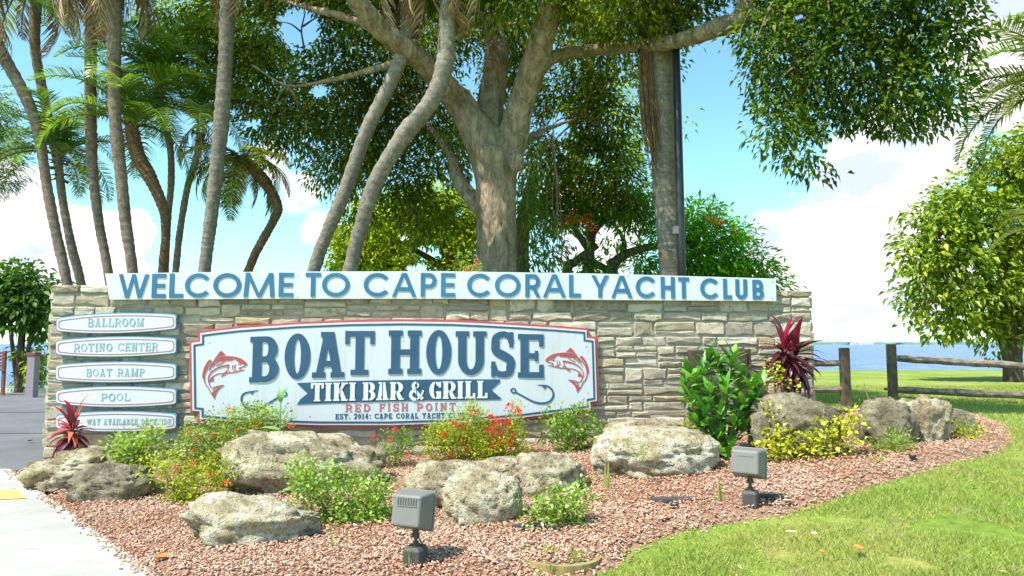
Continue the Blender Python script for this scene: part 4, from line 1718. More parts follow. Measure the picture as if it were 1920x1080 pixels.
def build_boulders():
    boulder('long grey boulder at the left end of the wall under the red-leaved plant', 78, 262, 838, 925, 1.1, 'limestone_boulder', 1, .24, tilt=.05)
    boulder('dark rounded boulder beside the mulch, in front of the long grey boulder at the left', 155, 300, 868, 947, .8, 'grey_boulder', 2, .16)
    boulder('broad flat-topped pitted boulder below the left half of the big sign', 424, 724, 806, 932, .62, 'limestone_boulder', 3, .26, tilt=-.10)
    boulder('low pale cream boulder at the front left of the bed, beside the round-leaved ground cover', 363, 604, 926, 1030, .62, 'pale_limestone_boulder', 4, .30, tilt=-.04)
    boulder('large rough boulder in the centre, right behind the nearer floodlight', 757, 922, 866, 968, .8, 'limestone_boulder', 5, .2, back=.12)
    boulder('low rough boulder at the back of the centre group, below the red-flowered hedge', 868, 1000, 856, 925, .8, 'limestone_boulder', 16, .22, back=.1)
    boulder('round white-topped boulder at the centre of the bed, nearest of the centre group', 832, 978, 884, 992, .85, 'pale_limestone_boulder', 6, .13)
    boulder('boulder at the right of the centre group behind the small glossy bush', 962, 1094, 848, 938, .85, 'limestone_boulder', 7, .26, back=.05)
    boulder('big sunlit mossy boulder between the wall and the farther floodlight', 1106, 1336, 800, 903, .7, 'pale_limestone_boulder', 8, .15, tilt=-.04)
    boulder('darker slab of rock leaning on the wall behind the sunlit mossy boulder', 1124, 1290, 784, 866, .6, 'limestone_boulder', 9, .22, back=.2)
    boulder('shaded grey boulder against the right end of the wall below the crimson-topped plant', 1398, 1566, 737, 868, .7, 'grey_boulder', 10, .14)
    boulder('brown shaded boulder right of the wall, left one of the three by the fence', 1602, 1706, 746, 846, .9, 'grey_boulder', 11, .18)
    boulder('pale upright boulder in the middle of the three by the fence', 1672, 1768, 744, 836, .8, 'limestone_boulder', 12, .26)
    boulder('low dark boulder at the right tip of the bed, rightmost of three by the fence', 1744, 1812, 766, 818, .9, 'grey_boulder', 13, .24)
    boulder('small pale rock at the foot of the wall left of the big sign', 318, 396, 818, 862, .7, 'pale_limestone_boulder', 14, .25, hi=False)
    boulder('little grey stone at the foot of the left end of the wall by the road', 66, 98, 862, 884, .8, 'grey_boulder', 15, .2, hi=False)


build_boulders()

# ------------------------------------------------------------------ floodlights


def floodlight(px, pby, htop, x0, x1, hbot, postw, ptop, yaw, label, vents):
    b = G(px, pby)
    k = b.y / FPX
    t = thing('floodlight', label, 'floodlight', (b.x, b.y, b.z), 0, 'ground floodlights aimed at the wall')
    z = lambda y: at(px, y, b.y).z - b.z
    pw = postw * k
    mb = MB()
    h = z(ptop)
    V = []
    for s, zz in ((1, -.03), (1, h * .86), (.80, h)):
        c = .26 * pw
        r = pw * .5 * s
        for x, y in ((-r + c * .3, -r), (r - c * .3, -r), (r, -r + c), (r, r - c), (r - c * .3, r), (-r + c * .3, r), (-r, r - c), (-r, -r + c)):
            V.append((x, y, zz))
    F = [tuple(range(7, -1, -1)), tuple(range(16, 24))]
    for L in (0, 8):
        F += [(L + i, L + (i + 1) % 8, L + 8 + (i + 1) % 8, L + 8 + i) for i in range(8)]
    mb.add([Matrix.Rotation(yaw * .9, 4, 'Z') @ Vector(v) for v in V], F)
    mb.build('base_post', 'lamp_dark', t, bevel=.004)
    mb = MB()
    hz = z(hbot)
    mb.tube([(0, 0, h - .01), (0, 0, h + .025)], [.022, .02], 10)
    mb.tube([(0, 0, h + .02), (0, 0, hz + .01)], [.012, .012], 10)
    mb.tube([(0, 0, (h + hz) / 2 + .01), (0, 0, hz + .03)], [.02, .02], 10)
    mb.tube([(-.024, 0, (h + hz) / 2 + .02), (.024, 0, (h + hz) / 2 + .02)], [.014, .014], 10)
    mb.build('swivel_stem', 'lamp_dark', t)
    # head: a flared box, its lens turned to the wall, its vented back to the viewer
    cw = (x1 - x0) * k * .82
    hh = z(htop) - hz
    cx = ((x0 + x1) / 2 - px) * k
    M = Matrix.Translation((cx, .0, hz + hh / 2)) @ Matrix.Rotation(yaw, 4, 'Z') @ Matrix.Rotation(R(-9), 4, 'X')
    D = cw * .70
    bw, bh = cw * .44, hh * .38
    fw, fh = cw * .52, hh * .48
    V = [(-bw, -D / 2, -bh), (bw, -D / 2, -bh), (bw, -D / 2, bh), (-bw, -D / 2, bh),
         (-fw, D / 2, -fh), (fw, D / 2, -fh), (fw, D / 2, fh), (-fw, D / 2, fh)]
    mb = MB()
    mb.add([M @ Vector(v) for v in V], [(0, 1, 2, 3), (5, 4, 7, 6), (1, 5, 6, 2), (4, 0, 3, 7), (3, 2, 6, 7), (4, 5, 1, 0)])
    o = housing = mb.build('housing', 'lamp_grey', t)
    bv = o.modifiers.new('bevel', 'BEVEL')
    bv.width = .017
    bv.segments = 3
    bv.limit_method = 'ANGLE'
    mb = MB()
    mb.box(-fw - .004, fw + .004, D / 2 - .006, D / 2 + .012, -fh - .004, fh + .004, M)
    mb.build('lens_frame', 'lamp_grey', t, bevel=.003)
    mb = MB()
    mb.box(-fw + .02, fw - .02, D / 2 + .012, D / 2 + .016, -fh + .02, fh - .02, M)
    mb.build('lens', 'lens_glass', t)
    for sx in (-1, 1):
        for sz in (-1, 1):
            mb = MB()
            c_ = M @ Vector((sx * bw * .86, -D / 2 - .003, sz * bh * .84))
            d_ = M.to_3x3() @ Vector((0, .006, 0))
            mb.tube([c_, c_ + d_], [.005, .005], 8)
            mb.build('screw', 'screw_metal', housing)
    mb = MB()
    mb.tube(catmull([Vector((.01, .03, (h + hz) / 2)), Vector((.05, .05, h * .8)), Vector((.09, .06, .03)), Vector((.16, .12, .022)), Vector((.26, .12, .0))], 14), .0045, 6)
    mb.build('cable', 'plastic_black', t)
    n = 8
    for i in range(n):
        x = (-.58 + i * 1.28 / (n - 1)) * bw
        mb = MB()
        if vents:
            mb.box(x - .005, x + .005, -D / 2 - .0015, -D / 2 + .004, bh * .36, bh * .84, M)
            mb.build('vent_slot', 'lamp_dark', housing)
    if not vents:
        mb = MB()
        mb.box(-bw * .5, bw * .62, -D / 2 - .003, -D / 2 + .004, bh * .48, bh * .70, M)
        mb.build('raised_label', 'lamp_grey', housing, bevel=.001)
    else:
        mb = MB()
        mb.box(-bw * .64, bw * .76, -D / 2 - .005, -D / 2 + .004, bh * .29, bh * .34, M)
        mb.build('vent_lip', 'lamp_grey', housing, bevel=.001)
    return t


floodlight(779, 1067, 919, 731, 811, 995, 38, 1023, R(-21), 'grey box floodlight on a black post nearest the camera, with vent slots in its back', True)
floodlight(1408, 954, 838, 1369, 1438, 896, 28, 919, R(-33), 'grey box floodlight on a black post in the mulch, right of the mossy boulder', False)

# ------------------------------------------------------------------ fence


def build_fence():
    def timber(name, a, b, r, parent, sides=8, taper=.92, lumps=.06):
        n = 14
        P = [a.lerp(b, i / n) for i in range(n + 1)]
        for p in P[1:-1]:
            p.z += random.uniform(-.006, .006)
        rad = [r * (1 + random.uniform(-lumps, lumps)) for _ in P]
        rad[0] *= .85
        rad[-1] *= .85
        V, F = tube([p - a for p in P], rad, sides)
        o = obj(name, py_mesh(name, V, F), 'fence_timber', parent, smooth=False)
        return o, a

    def post(px, ytop, ybase, Y, w):
        p = at(px, ybase, Y)
        g = Tf(p.x, Y)
        top = at(px, ytop, Y).z
        return Vector((p.x, Y, g)), top, w / 2 / FPX * Y
    # left section: from behind the wall to the first post
    p1, t1, r1 = post(1587, 652, 770, 11.4, 15)
    f1 = thing('rail_fence', 'short piece of weathered split rail fence between the wall end and the gap', 'fence', p1, 0, None)
    mb = MB()
    mb.box(-r1, r1, -r1, r1, -.2, t1 - p1.z)
    mb.build('post', 'post_timber', f1, bevel=.012)
    for y0, y1 in ((682, 681), (731, 730)):
        a = at(1500, y0, 11.6)
        b = at(1582, y1, 11.42)
        a = a + (a - b) * .9
        o, a_ = timber('rail', a, b, .05, f1)
        o.location = a_ - p1
    q = at(1400, 690, 11.9)
    mb = MB()
    mb.box(-r1, r1, -r1, r1, -.2, t1 - p1.z)
    o = mb.build('post', 'post_timber', f1, bevel=.012)
    o.location = Vector((q.x, 11.9, Tf(q.x, 11.9))) - p1
    # right section
    p2, t2, r2 = post(1675, 645, 748, 13.0, 13.5)
    f2 = thing('rail_fence', 'long weathered split rail fence running right from the gap in front of the water', 'fence', p2, 0, None)
    mb = MB()
    mb.box(-r2, r2, -r2, r2, -.2, t2 - p2.z)
    mb.build('post', 'post_timber', f2, bevel=.012)
    mb = MB()
    mb.box(-.16, -r2, -.02, .02, .14, .19)
    mb.build('latch_block', 'fence_timber', f2, bevel=.004)
    p3 = at(1958, 760, 11.9)
    p3.z = Tf(p3.x, p3.y)
    p4 = p3 + (p3 - p2)
    p4.z = Tf(p4.x, p4.y)
    for p in (p3, p4):
        mb = MB()
        mb.box(-r2, r2, -r2, r2, -.2, t2 - p2.z)
        o = mb.build('post', 'post_timber', f2, bevel=.012)
        o.location = p - p2
    for (ya, yb) in ((671, 686), (730, 741)):
        a = at(1682, ya + 1, 12.97)
        b = at(1950, yb + 2, 11.93)
        o, a_ = timber('rail', a, b, .062, f2, lumps=.1)
        o.location = a_ - p2
        o, a_ = timber('rail', b, b + (b - a), .062, f2)
        o.location = a_ - p2


build_fence()

# ------------------------------------------------------------------ light pole
pp = at(1281, 600, 10.6)
gz = Tf(pp.x, pp.y)
pole = thing('light_pole', 'tall slim black light pole rising behind the wall beside the thick palm trunk', 'light pole', (pp.x, pp.y, gz))
mb = MB()
mb.tube([(0, 0, 0), (-.01, 0, 3), (-.05, 0, 9.2)], [.070, .066, .05], 14)
mb.build('shaft', 'pole_black', pole, smooth=True)
mb = MB()
mb.tube([(0, 0, -.05), (0, 0, .05)], [.13, .12], 14)
mb.build('base_flange', 'pole_black', pole)
mb = MB()
mb.box(-.7, .1, -.12, .12, 9.1, 9.2)
mb.build('lamp_head', 'pole_black', pole, bevel=.02)
zb = at(1281, 432, 10.6).z - gz
mb = MB()
mb.box(-.13, -.05, -.05, .04, zb - .06, zb + .06)
mb.build('junction_box', 'lamp_grey', pole, bevel=.006)

# brown posts in front of the wall behind the broad-leaved shrub
for (x, yt, wpx, lab) in ((1308, 657, 34, 'dark brown boxy post before the wall, left of two behind the broad-leaved shrub'), (1391, 655, 28, 'dark brown boxy post before the wall, right of two behind the broad-leaved shrub')):
    u, w_ = W(x, yt, .16)
    p = wall_pt(u, .17, 0)
    g = Tf(p.x, p.y)
    hw = wpx / 2 / FPX * p.y
    t = thing('box_post', lab, 'post', (p.x, p.y, g), WROT, 'brown posts by the shrub')
    mb = MB()
    mb.box(-hw, hw * .35, -.07, .07, -.1, w_ - g)
    mb.build('left_board', 'box_brown', t, bevel=.004)
    mb = MB()
    mb.box(hw * .38, hw, -.05, .07, -.1, w_ - g + .004)
    mb.build('right_board', 'box_brown', t, bevel=.004)


# ------------------------------------------------------------------ small things on the ground
def ground_bits():
    # sprinklers
    for px, py, h, lab in ((1265, 961, .05, 'small black sprinkler head standing in the mulch left of the farther floodlight'), (1712, 871, .07, 'small black sprinkler head in the mulch near the right tip of the bed')):
        p = G(px, py)
        t = thing('sprinkler_head', lab, 'sprinkler', p, 0, 'sprinkler heads')
        mb = MB()
        mb.tube([(0, 0, -.02), (0, 0, h)], [.024, .024], 12)
        mb.build('riser', 'plastic_black', t)
        mb = MB()
        mb.tube([(0, 0, h), (0, 0, h + .018)], [.033, .030], 12)
        mb.build('cap', 'plastic_black', t)
        mb = MB()
        mb.tube([(0, 0, h + .017), (0, 0, h + .021)], [.02, .018], 10)
        mb.build('nozzle', 'screw_metal', t)
    # exposed weed cloth
    for k, (px, py, rx, ry) in enumerate(((1275, 947, .26, .07), (1018, 998, .22, .05), (1450, 942, .14, .05))):
        p = G(px, py)
        n = 18
        V = [(rx * math.cos(2 * math.pi * i / n) * random.uniform(.7, 1.15), ry * math.sin(2 * math.pi * i / n) * random.uniform(.6, 1.2), 0) for i in range(n)]
        mb = MB()
        mb.add([(x, y, .012) for x, y, z in V] + [(x, y, -.01) for x, y, z in V], [tuple(range(n))] + [(i, i + n, (i + 1) % n + n, (i + 1) % n) for i in range(n)])
        o = mb.build('weed_cloth', 'fabric_black')
        o.location = (p.x, p.y, p.z + .045)
        tag(o, ('dark patch of bare weed cloth around the sprinkler left of the farther floodlight', 'dark patch of bare weed cloth under the centre boulders', 'dark patch of bare weed cloth right of the farther floodlight')[k], 'weed cloth', 'bare patches of weed cloth')
    # valve cover
    p = G(1052, 1050)
    t = thing('valve_cover', 'round sunken utility cover with a rusty yellow rim at the edge of the lawn', 'utility cover', (p.x, p.y, p.z + .015))
    mb = MB()
    n = 28
    A = [(.26 * math.cos(2 * math.pi * i / n), .235 * math.sin(2 * math.pi * i / n)) for i in range(n)]
    B = [(.225 * math.cos(2 * math.pi * i / n), .20 * math.sin(2 * math.pi * i / n)) for i in range(n)]
    V = [(x, y, .018) for x, y in A] + [(x, y, .018) for x, y in B] + [(x, y, -.04) for x, y in A] + [(x, y, -.04) for x, y in B]
    F = []
    for i in range(n):
        j = (i + 1) % n
        F += [(i, j, n + j, n + i), (2 * n + i, 2 * n + j, j, i), (n + i, n + j, 3 * n + j, 3 * n + i)]
    mb.add(V, F)
    mb.build('rim', 'cover_rim', t)
    mb = MB()
    mb.add([(x * .99, y * .99, .004) for x, y in B] + [(x * .99, y * .99, -.03) for x, y in B], [tuple(range(n))] + [(i, i + n, (i + 1) % n + n, (i + 1) % n) for i in range(n)])
    mb.build('lid', 'cover_green', t)
    # twigs
    p = G(905, 1047)
    pts = [G(905, 1047), G(912, 1058), G(922, 1062), G(934, 1069)]
    mb = MB()
    mb.tube(catmull([q - pts[0] + Vector((0, 0, .045)) for q in pts], 12), interp([.008, .006, .003], 12), 6)
    o = mb.build('twig', 'twig_white', loc=None) if False else mb.build('twig', 'twig_white')
    o.location = pts[0]
    tag(o, 'thin bleached white twig lying on the mulch right of the nearer floodlight', 'twig')
    pts = [(0, 0, .03), (.10, .02, .05), (.24, .01, .035)]
    for px, py, sc in ((1195, 1000, .8),):
        q = G(px, py)
        mb = MB()
        mb.tube([Vector(p_) * sc for p_ in pts], [.008, .007, .003], 6)
        o = mb.build('twig', 'twig_white')
        o.location = q
        tag(o, 'pale stick lying on the mulch by the lawn edge', 'twig')
    # fallen leaves
    L = [(1610, 1042, .055, 'fallen_orange', 'orange brown fallen leaf on the lawn at the lower right, the largest one'),
         (1484, 1011, .04, 'fallen_tan', 'pale tan fallen leaf on the lawn below the farther floodlight'),
         (1528, 1013, .03, 'fallen_tan', 'small tan fallen leaf on the lawn right of the pale tan one'),
         (1542, 1048, .03, 'fallen_orange', 'small orange tan fallen leaf left of the large orange one'),
         (1478, 950, .045, 'fallen_tan', 'cream and orange fallen leaf on the lawn edge right of the farther floodlight'),
         (1248, 984, .05, 'fallen_orange', 'curled orange fallen leaf on the mulch at the lawn edge'),
         (305, 1056, .06, 'fallen_orange', 'orange fallen leaf at the lower left of the mulch by the walk'),
         (265, 981, .045, 'fallen_tan', 'cream fallen leaf on the mulch between the walk and the pale boulder'),
         (306, 998, .03, 'fallen_yellow', 'small yellow fallen leaf on the mulch left of the pale boulder'),
         (168, 978, .035, 'fallen_tan', 'tan fallen leaf on the mulch close to the walk'),
         (748, 1010, .05, 'fallen_tan', 'whitish fallen leaf on the mulch left of the nearer floodlight post'),
         (1578, 901, .045, 'fallen_tan', 'pale fallen leaf on the mulch below the yellow-leaved shrub'),
         (630, 1030, .04, 'fallen_tan', 'pinkish tan fallen leaf on the mulch below the ground cover'),
         (895, 999, .04, 'fallen_tan', 'whitish fallen leaf under the centre boulder'),
         (1089, 1007, .035, 'fallen_tan', 'pale fallen leaf on the mulch right of the small glossy bush'),
         (1825, 912, .03, 'fallen_tan', 'white scrap of leaf on the lawn below the right tip of the bed'),
         (56, 832, .05, 'fallen_orange', 'small orange leaf on the asphalt left of the wall')]
    for px, py, s, m, lab in L:
        p = G(px, py)
        n = 6
        yaw = random.uniform(0, 6.28)
        V, F = [], []
        for i in range(n + 1):
            f = i / n
            w = s * .55 * math.sin(math.pi * min(1, f * .93 + .03)) ** .8
            z = .012 + .35 * s * (f - .5) ** 2 * 4 * .5
            for k in (-1, 0, 1):
                V.append((s * 2 * (f - .5), w * k, z + abs(k) * w * .45))
                V.append((s * 2 * (f - .5), w * k, z + abs(k) * w * .45 - .0018))
        for i in range(n):
            for k in (0, 1):
                a = i * 6 + k * 2
                F.append((a, a + 2, a + 8, a + 6))
                F.append((a + 1, a + 7, a + 9, a + 3))
        Rm = Matrix.Rotation(yaw, 4, 'Z') @ Matrix.Rotation(random.uniform(-.3, .3), 4, 'X')
        o = obj('fallen_leaf', py_mesh('fallen_leaf', [Rm @ Vector(v) for v in V], F), m, smooth=True)
        o.location = (p.x, p.y, p.z + .03)
        tag(o, lab, 'leaf', 'fallen leaves on the ground')



def litter():
    """small dry leaves and scraps strewn over bed and lawn"""
    n = 420
    x = rng.uniform(-4.5, 6, n)
    y = 4.0 + rng.random(n) ** 1.3 * 5.2
    k = (x > -.55 * y + .3) & (x < .78 * y)
    x, y = x[k], y[k]
    sd = signed_dist(x, y, BEDXY)
    k = (sd > 0) | (rng.random(len(x)) < .3)
    x, y, sd = x[k], y[k], sd[k]
    z = np.where(sd > 0, bed_height(x, y, sd) + .03, T(x, y) + .018)
    P = np.stack([x, y, z], 1)
    a = rng.uniform(0, 6.28, len(x))
    D = np.stack([np.cos(a), np.sin(a), rng.uniform(-.1, .35, len(x))], 1)
    o = leaves_obj('leaf_litter', P, D, rng.uniform(.02, .05, len(x)), rng.uniform(.010, .022, len(x)), 'litter_leaf', droop=0)
    tag(o, 'small dry leaf scraps strewn over the mulch and the lawn edge', 'leaf litter', kind='stuff')


ground_bits()
litter()

# ------------------------------------------------------------------ plants of the bed
def px_blob(px, py, rx, ry, Y, ryd=None, den=1.0):
    c = at(px, py, Y)
    k = Y / FPX
    return (c, (rx * k, (ryd * k if ryd else (rx + ry) / 2 * k), ry * k), den)


def shrub(name, label, cat, base, blobs, mat, L, Wd, per_area=420, twig=9, spread=.035, flowers=None, stems=7, group=None, Y=None, stem_mat='twig_brown', droop=.15, inner=.2, lift=.6):
    b = G(*base)
    Y = Y or b.y
    gz_ = Tf(b.x if Y == b.y else (base[0] - 960) / FPX * Y, Y)
    org = Vector(((base[0] - 960) / FPX * Y, Y, gz_))
    t = thing(name, label, cat, org, 0, group)
    bl = [px_blob(q[0], q[1], q[2] * 1.08, q[3] * 1.08, Y + (q[4] if len(q) > 4 else 0), den=(q[5] if len(q) > 5 else 1) * 1.9) for q in blobs]
    P, D = cloud_points(bl, per_area, twig, spread * 1.15, inner, lift=lift)
    g = T(P[:, 0], P[:, 1]) + .02
    P[:, 2] = np.maximum(P[:, 2], g + rng.uniform(0, .05, len(P)))
    sc = rng.uniform(.65, 1.2, len(P))
    leaves_obj('foliage', P - np.array(org), D, L * sc, Wd * sc, mat, t, droop=droop)
    t_f = t.children[-1] if t.children else None
    if flowers:
        fm, spots, fr, nper = flowers
        FP, FD = [], []
        for s in spots:
            c = np.array(at(s[0], s[1], Y - s[2] if len(s) > 2 else Y - .12))
            r = fr * rng.uniform(.7, 1.3)
            q = in_ball(nper, .5) * r
            FP.append(c + q)
            FD.append(unit(q + np.array([0, -.2, .5]) * r))
        FP, FD = np.concatenate(FP), np.concatenate(FD)
        o = leaves_obj('blossoms', FP - np.array(org), FD, .024, .018, fm, t, droop=0)
    for i in range(stems):
        c, r, _ = bl[i % len(bl)]
        e = Vector(c) + Vector([random.uniform(-.4, .4) * r[0], random.uniform(-.4, .4) * r[1], random.uniform(-.1, .6) * r[2]]) - org
        a = Vector((e.x * .3 + random.uniform(-.03, .03), e.y * .3, -.02))
        mb = MB()
        mb.tube(catmull([a, a.lerp(e, .5) + Vector((random.uniform(-.03, .03), 0, 0)), e], 6), interp([.007, .005, .002], 6), 5)
        mb.build('stem', stem_mat, t)
    return t


def sp(xa, xb, ya, yb, n):
    return [(random.uniform(xa, xb), random.uniform(ya, yb)) for _ in range(n)]


def build_shrubs():
    shrub('green_shrub', 'small light green shrub with pale toothed leaves under the lowest small sign', 'shrub', (255, 872),
          [(255, 835, 42, 22), (235, 850, 28, 20), (285, 815, 20, 18), (262, 860, 30, 14)], 'lime_leaf', .060, .032, 480, 8, .04, Y=7.1)
    shrub('lantana_shrub', 'sprawling green lantana with orange flowers below the left corner of the big sign', 'shrub', (400, 905),
          [(440, 800, 50, 32), (500, 790, 42, 24), (385, 830, 46, 34), (430, 845, 34, 30), (350, 850, 40, 30), (475, 775, 34, 16), (405, 880, 30, 30)],
          'lantana_leaf', .042, .024, 520, 9, .035, ('orange_flower', [(430, 770), (398, 815), (445, 808), (370, 822), (483, 795), (352, 812), (545, 800), (505, 822, .2), (362, 845), (410, 850)], .022, 26), 9, Y=G(400, 905).y + .35)
    shrub('lantana_shrub', 'low yellowish lantana with few orange specks left of the flat-topped boulder', 'shrub', (365, 945),
          [(330, 890, 45, 28), (385, 915, 48, 34), (410, 880, 30, 30), (345, 925, 34, 20), (300, 875, 30, 18)],
          'ixora_leaf', .040, .023, 480, 9, .035, ('orange_flower', [(360, 872), (395, 890), (330, 880), (425, 905)], .018, 20), 9)
    shrub('ixora_bush', 'slim dark green ixora with three red flower heads right of the flat-topped boulder', 'shrub', (742, 882),
          [(742, 840, 32, 32), (725, 855, 22, 24), (765, 830, 14, 24), (750, 815, 14, 14)], 'shrub_leaf', .04, .016, 480, 8, .03,
          ('red_flower', [(700, 821), (739, 806), (763, 852), (731, 825)], .024, 34), 8, 'ixora bushes')
    shrub('ixora_bush', 'dense yellow-green ixora hedge with many coral red flower heads below the big sign', 'shrub', (880, 868),
          [(815, 830, 22, 34), (850, 815, 30, 42), (890, 800, 34, 40), (915, 830, 40, 32), (955, 835, 28, 30), (880, 845, 46, 24), (965, 800, 14, 28), (884, 762, 5, 16), (820, 805, 14, 12), (975, 850, 22, 16), (968, 768, 6, 12)],
          'ixora_leaf', .038, .019, 900, 8, .026,
          ('red_flower', [(920, 783), (935, 789), (950, 790), (928, 797), (951, 800), (923, 812), (938, 812), (962, 818), (915, 806), (930, 830), (948, 828), (938, 836), (921, 836), (958, 836), (887, 774), (868, 800), (851, 797), (866, 828), (955, 763), (971, 771), (832, 816), (875, 843), (847, 855)], .036, 60), 12, 'ixora bushes')
    shrub('green_shrub', 'mid green leafy shrub by the wall below the right end of the big sign', 'shrub', (1075, 852),
          [(1045, 798, 30, 22), (1085, 800, 34, 28), (1075, 828, 40, 20), (1120, 815, 22, 18), (1088, 780, 12, 12)], 'shrub_leaf', .07, .028, 380, 8, .045, None, 8)
    shrub('round_leaf_groundcover', 'wide mound of glossy round-leaved ground cover between the pale boulder and the nearer floodlight', 'ground cover', (655, 998),
          [(600, 900, 50, 30), (560, 890, 24, 24), (650, 930, 70, 42), (700, 920, 36, 34), (640, 965, 44, 28), (690, 965, 44, 30), (575, 925, 34, 20), (715, 985, 22, 14)],
          'glossy_leaf', .035, .028, 700, 8, .03, None, 12, Y=G(655, 998).y + .25, inner=.5, lift=1.0)
    shrub('round_leaf_groundcover', 'small rounded bush of glossy green leaves right of the centre boulders', 'ground cover', (1045, 994),
          [(1045, 945, 46, 28), (1070, 935, 34, 22), (1025, 965, 36, 22), (1055, 970, 34, 18)], 'glossy_leaf', .040, .029, 620, 8, .03, None, 9, inner=.5, lift=1.0)
    shrub('yellow_leaf_shrub', 'sprawling bright yellow-leaved shrub on bare twigs in front of the shaded grey boulder', 'shrub', (1500, 868),
          [(1455, 825, 38, 22), (1500, 820, 40, 26), (1545, 805, 36, 24), (1590, 800, 26, 20), (1570, 825, 36, 16), (1520, 845, 46, 14), (1450, 850, 30, 12), (1436, 776, 10, 8, 0, .8), (1600, 780, 16, 10)],
          'yellow_leaf', .050, .040, 300, 7, .035, None, 16, stem_mat='twig_brown', inner=.1)
    shrub('yellow_leaf_shrub', 'few bright yellow leaves on thin stems below the crimson-topped plant', 'shrub', (1462, 745),
          [(1452, 700, 14, 10), (1448, 690, 8, 8), (1470, 720, 8, 6), (1492, 728, 8, 7)], 'yellow_leaf', .05, .042, 300, 6, .035, None, 5, Y=8.35, stem_mat='twig_brown')
    shrub('green_shrub', 'small round lime green bush in front of the three boulders by the fence', 'shrub', (1675, 853),
          [(1675, 832, 32, 18), (1665, 838, 24, 12)], 'lime_leaf', .05, .018, 620, 8, .035, None, 6)
    shrub('green_shrub', 'low yellow-green bush at the right tip of the bed', 'shrub', (1812, 827),
          [(1812, 810, 30, 13), (1795, 812, 16, 9)], 'ixora_leaf', .05, .02, 560, 8, .035, None, 5)
    shrub('green_shrub', 'small star-shaped light green plant between the mossy boulder and the broad-leaved shrub', 'shrub', (1292, 815),
          [(1290, 800, 24, 12), (1300, 790, 12, 8)], 'lime_leaf', .10, .030, 160, 7, .02, None, 4, Y=7.9)
    for px, py, rx, ry, lab in ((1125, 938, 14, 8, 'small yellowish weed beside the strap leaf right of the small glossy bush'), (1208, 848, 16, 12, 'tuft of moss-green weed growing on the face of the mossy boulder'),
                                (1080, 1046, 20, 13, 'bright green weed growing on the right side of the utility cover'), (1030, 1042, 18, 6, 'flat green weed on the left side of the utility cover'),
                                (1110, 900, 12, 10, 'little green weed left of the mossy boulder'), (1645, 868, 16, 6, 'pale yellow-green weed below the small lime bush')):
        shrub('weed', lab, 'weed', (px, py + ry), [(px, py, rx, ry)], 'weed_leaf', .022, .010, 1500, 7, .012, None, 0, 'small weeds in the bed', Y=(G(px, py + ry).y if px != 1208 else 6.25), droop=0)


build_shrubs()


def strap_leaf(L, Wd, bend, fold=.16, seg=7, twist=0.0):
    """a strap leaf lying along +x, arching down; pointed tip"""
    V, F = [], []
    x = z = 0.0
    ang = 0.0
    for i in range(seg + 1):
        f = i / seg
        w = Wd * .5 * (min(1, .35 + f * 2.4) * (1 - f ** 2.6) + .02)
        c, s = math.cos(twist * f), math.sin(twist * f)
        for k, up in ((-1, fold), (0, 0), (1, fold)):
            yy, zz = w * k, w * up * abs(k)
            V.append((x - zz * math.sin(ang), yy * c, z + zz * math.cos(ang) + yy * s))
        if i < seg:
            x += L / seg * math.cos(ang)
            z += L / seg * math.sin(ang)
            ang -= bend / seg * (.4 + 1.2 * f)
    for i in range(seg):
        for k in (0, 1):
            a = i * 3 + k
            F.append((a, a + 3, a + 4, a + 1))
    return py_mesh('leaf', V, F)


def dirmat(d, roll=0.0):
    d = Vector(d).normalized()
    q = d.to_track_quat('X', 'Z')
    return q.to_matrix().to_4x4() @ Matrix.Rotation(roll, 4, 'X')


def leaf_part(parent, me, mat, pos, d, roll=0.0, scale=1.0):
    o = bpy.data.objects.new('leaf', me)
    COL.objects.link(o)
    o.parent = parent
    o.matrix_local = Matrix.Translation(pos) @ dirmat(d, roll) @ Matrix.Scale(scale, 4)
    return o


def cordyline(label, base_px, crown, rad_px, Y, n, up_cols, low_cols, nstem=3, hh=.6):
    c = at(crown[0], crown[1], Y)
    b = at(base_px[0], base_px[1], Y)
    g = Tf(b.x, Y)
    org = Vector((b.x, Y, g))
    t = thing('cordyline', label, 'plant', org, 0, 'red-leaved plants at the two ends of the wall')
    k = Y / FPX
    Rr = rad_px * k
    var = {}
    for m in set(up_cols + low_cols):
        var[m] = []
        for j in range(4):
            up = m in up_cols and m not in low_cols
            me = strap_leaf(Rr * random.uniform(.85, 1.15), Rr * random.uniform(.17, .25), random.uniform(.3, .8) if up else random.uniform(.9, 1.7), twist=random.uniform(-.5, .5))
            me.materials.append(MATS[m])
            me.polygons.foreach_set('use_smooth', [True] * len(me.polygons))
            var[m].append(me)
    heads = []
    for s in range(nstem):
        off = Vector((random.uniform(-.25, .25) * Rr, random.uniform(-.2, .2) * Rr, random.uniform(-.25, .12) * Rr))
        top = c - org + off
        mb = MB()
        a = Vector((top.x * .3 + random.uniform(-.06, .06), 0, -.03))
        mb.tube(catmull([a, a.lerp(top, .5) + Vector((random.uniform(-.04, .04), 0, 0)), top], 8), interp([.022, .018, .014], 8), 7)
        mb.build('stem', 'box_brown', t)
        heads.append(top)
    for i in range(n):
        h = heads[i % nstem]
        f = i / n
        el = (R(82) - f * R(260) if f < .08 else R(30) - (f - .13) * R(110)) + random.uniform(-.15, .15)
        az = i * 2.39996 + random.uniform(-.2, .2)
        d = Vector((math.cos(az) * math.cos(el), math.sin(az) * math.cos(el) * .8, math.sin(el)))
        cols = up_cols if f < .08 else low_cols
        m = cols[i % len(cols)]
        pos = h + Vector((0, 0, -f * Rr * .55)) + d * .01
        sc = (1.15 if f < .08 else random.uniform(.75, 1.05))
        leaf_part(t, random.choice(var[m]), m, pos, d, random.uniform(-.4, .4), sc)
    return t


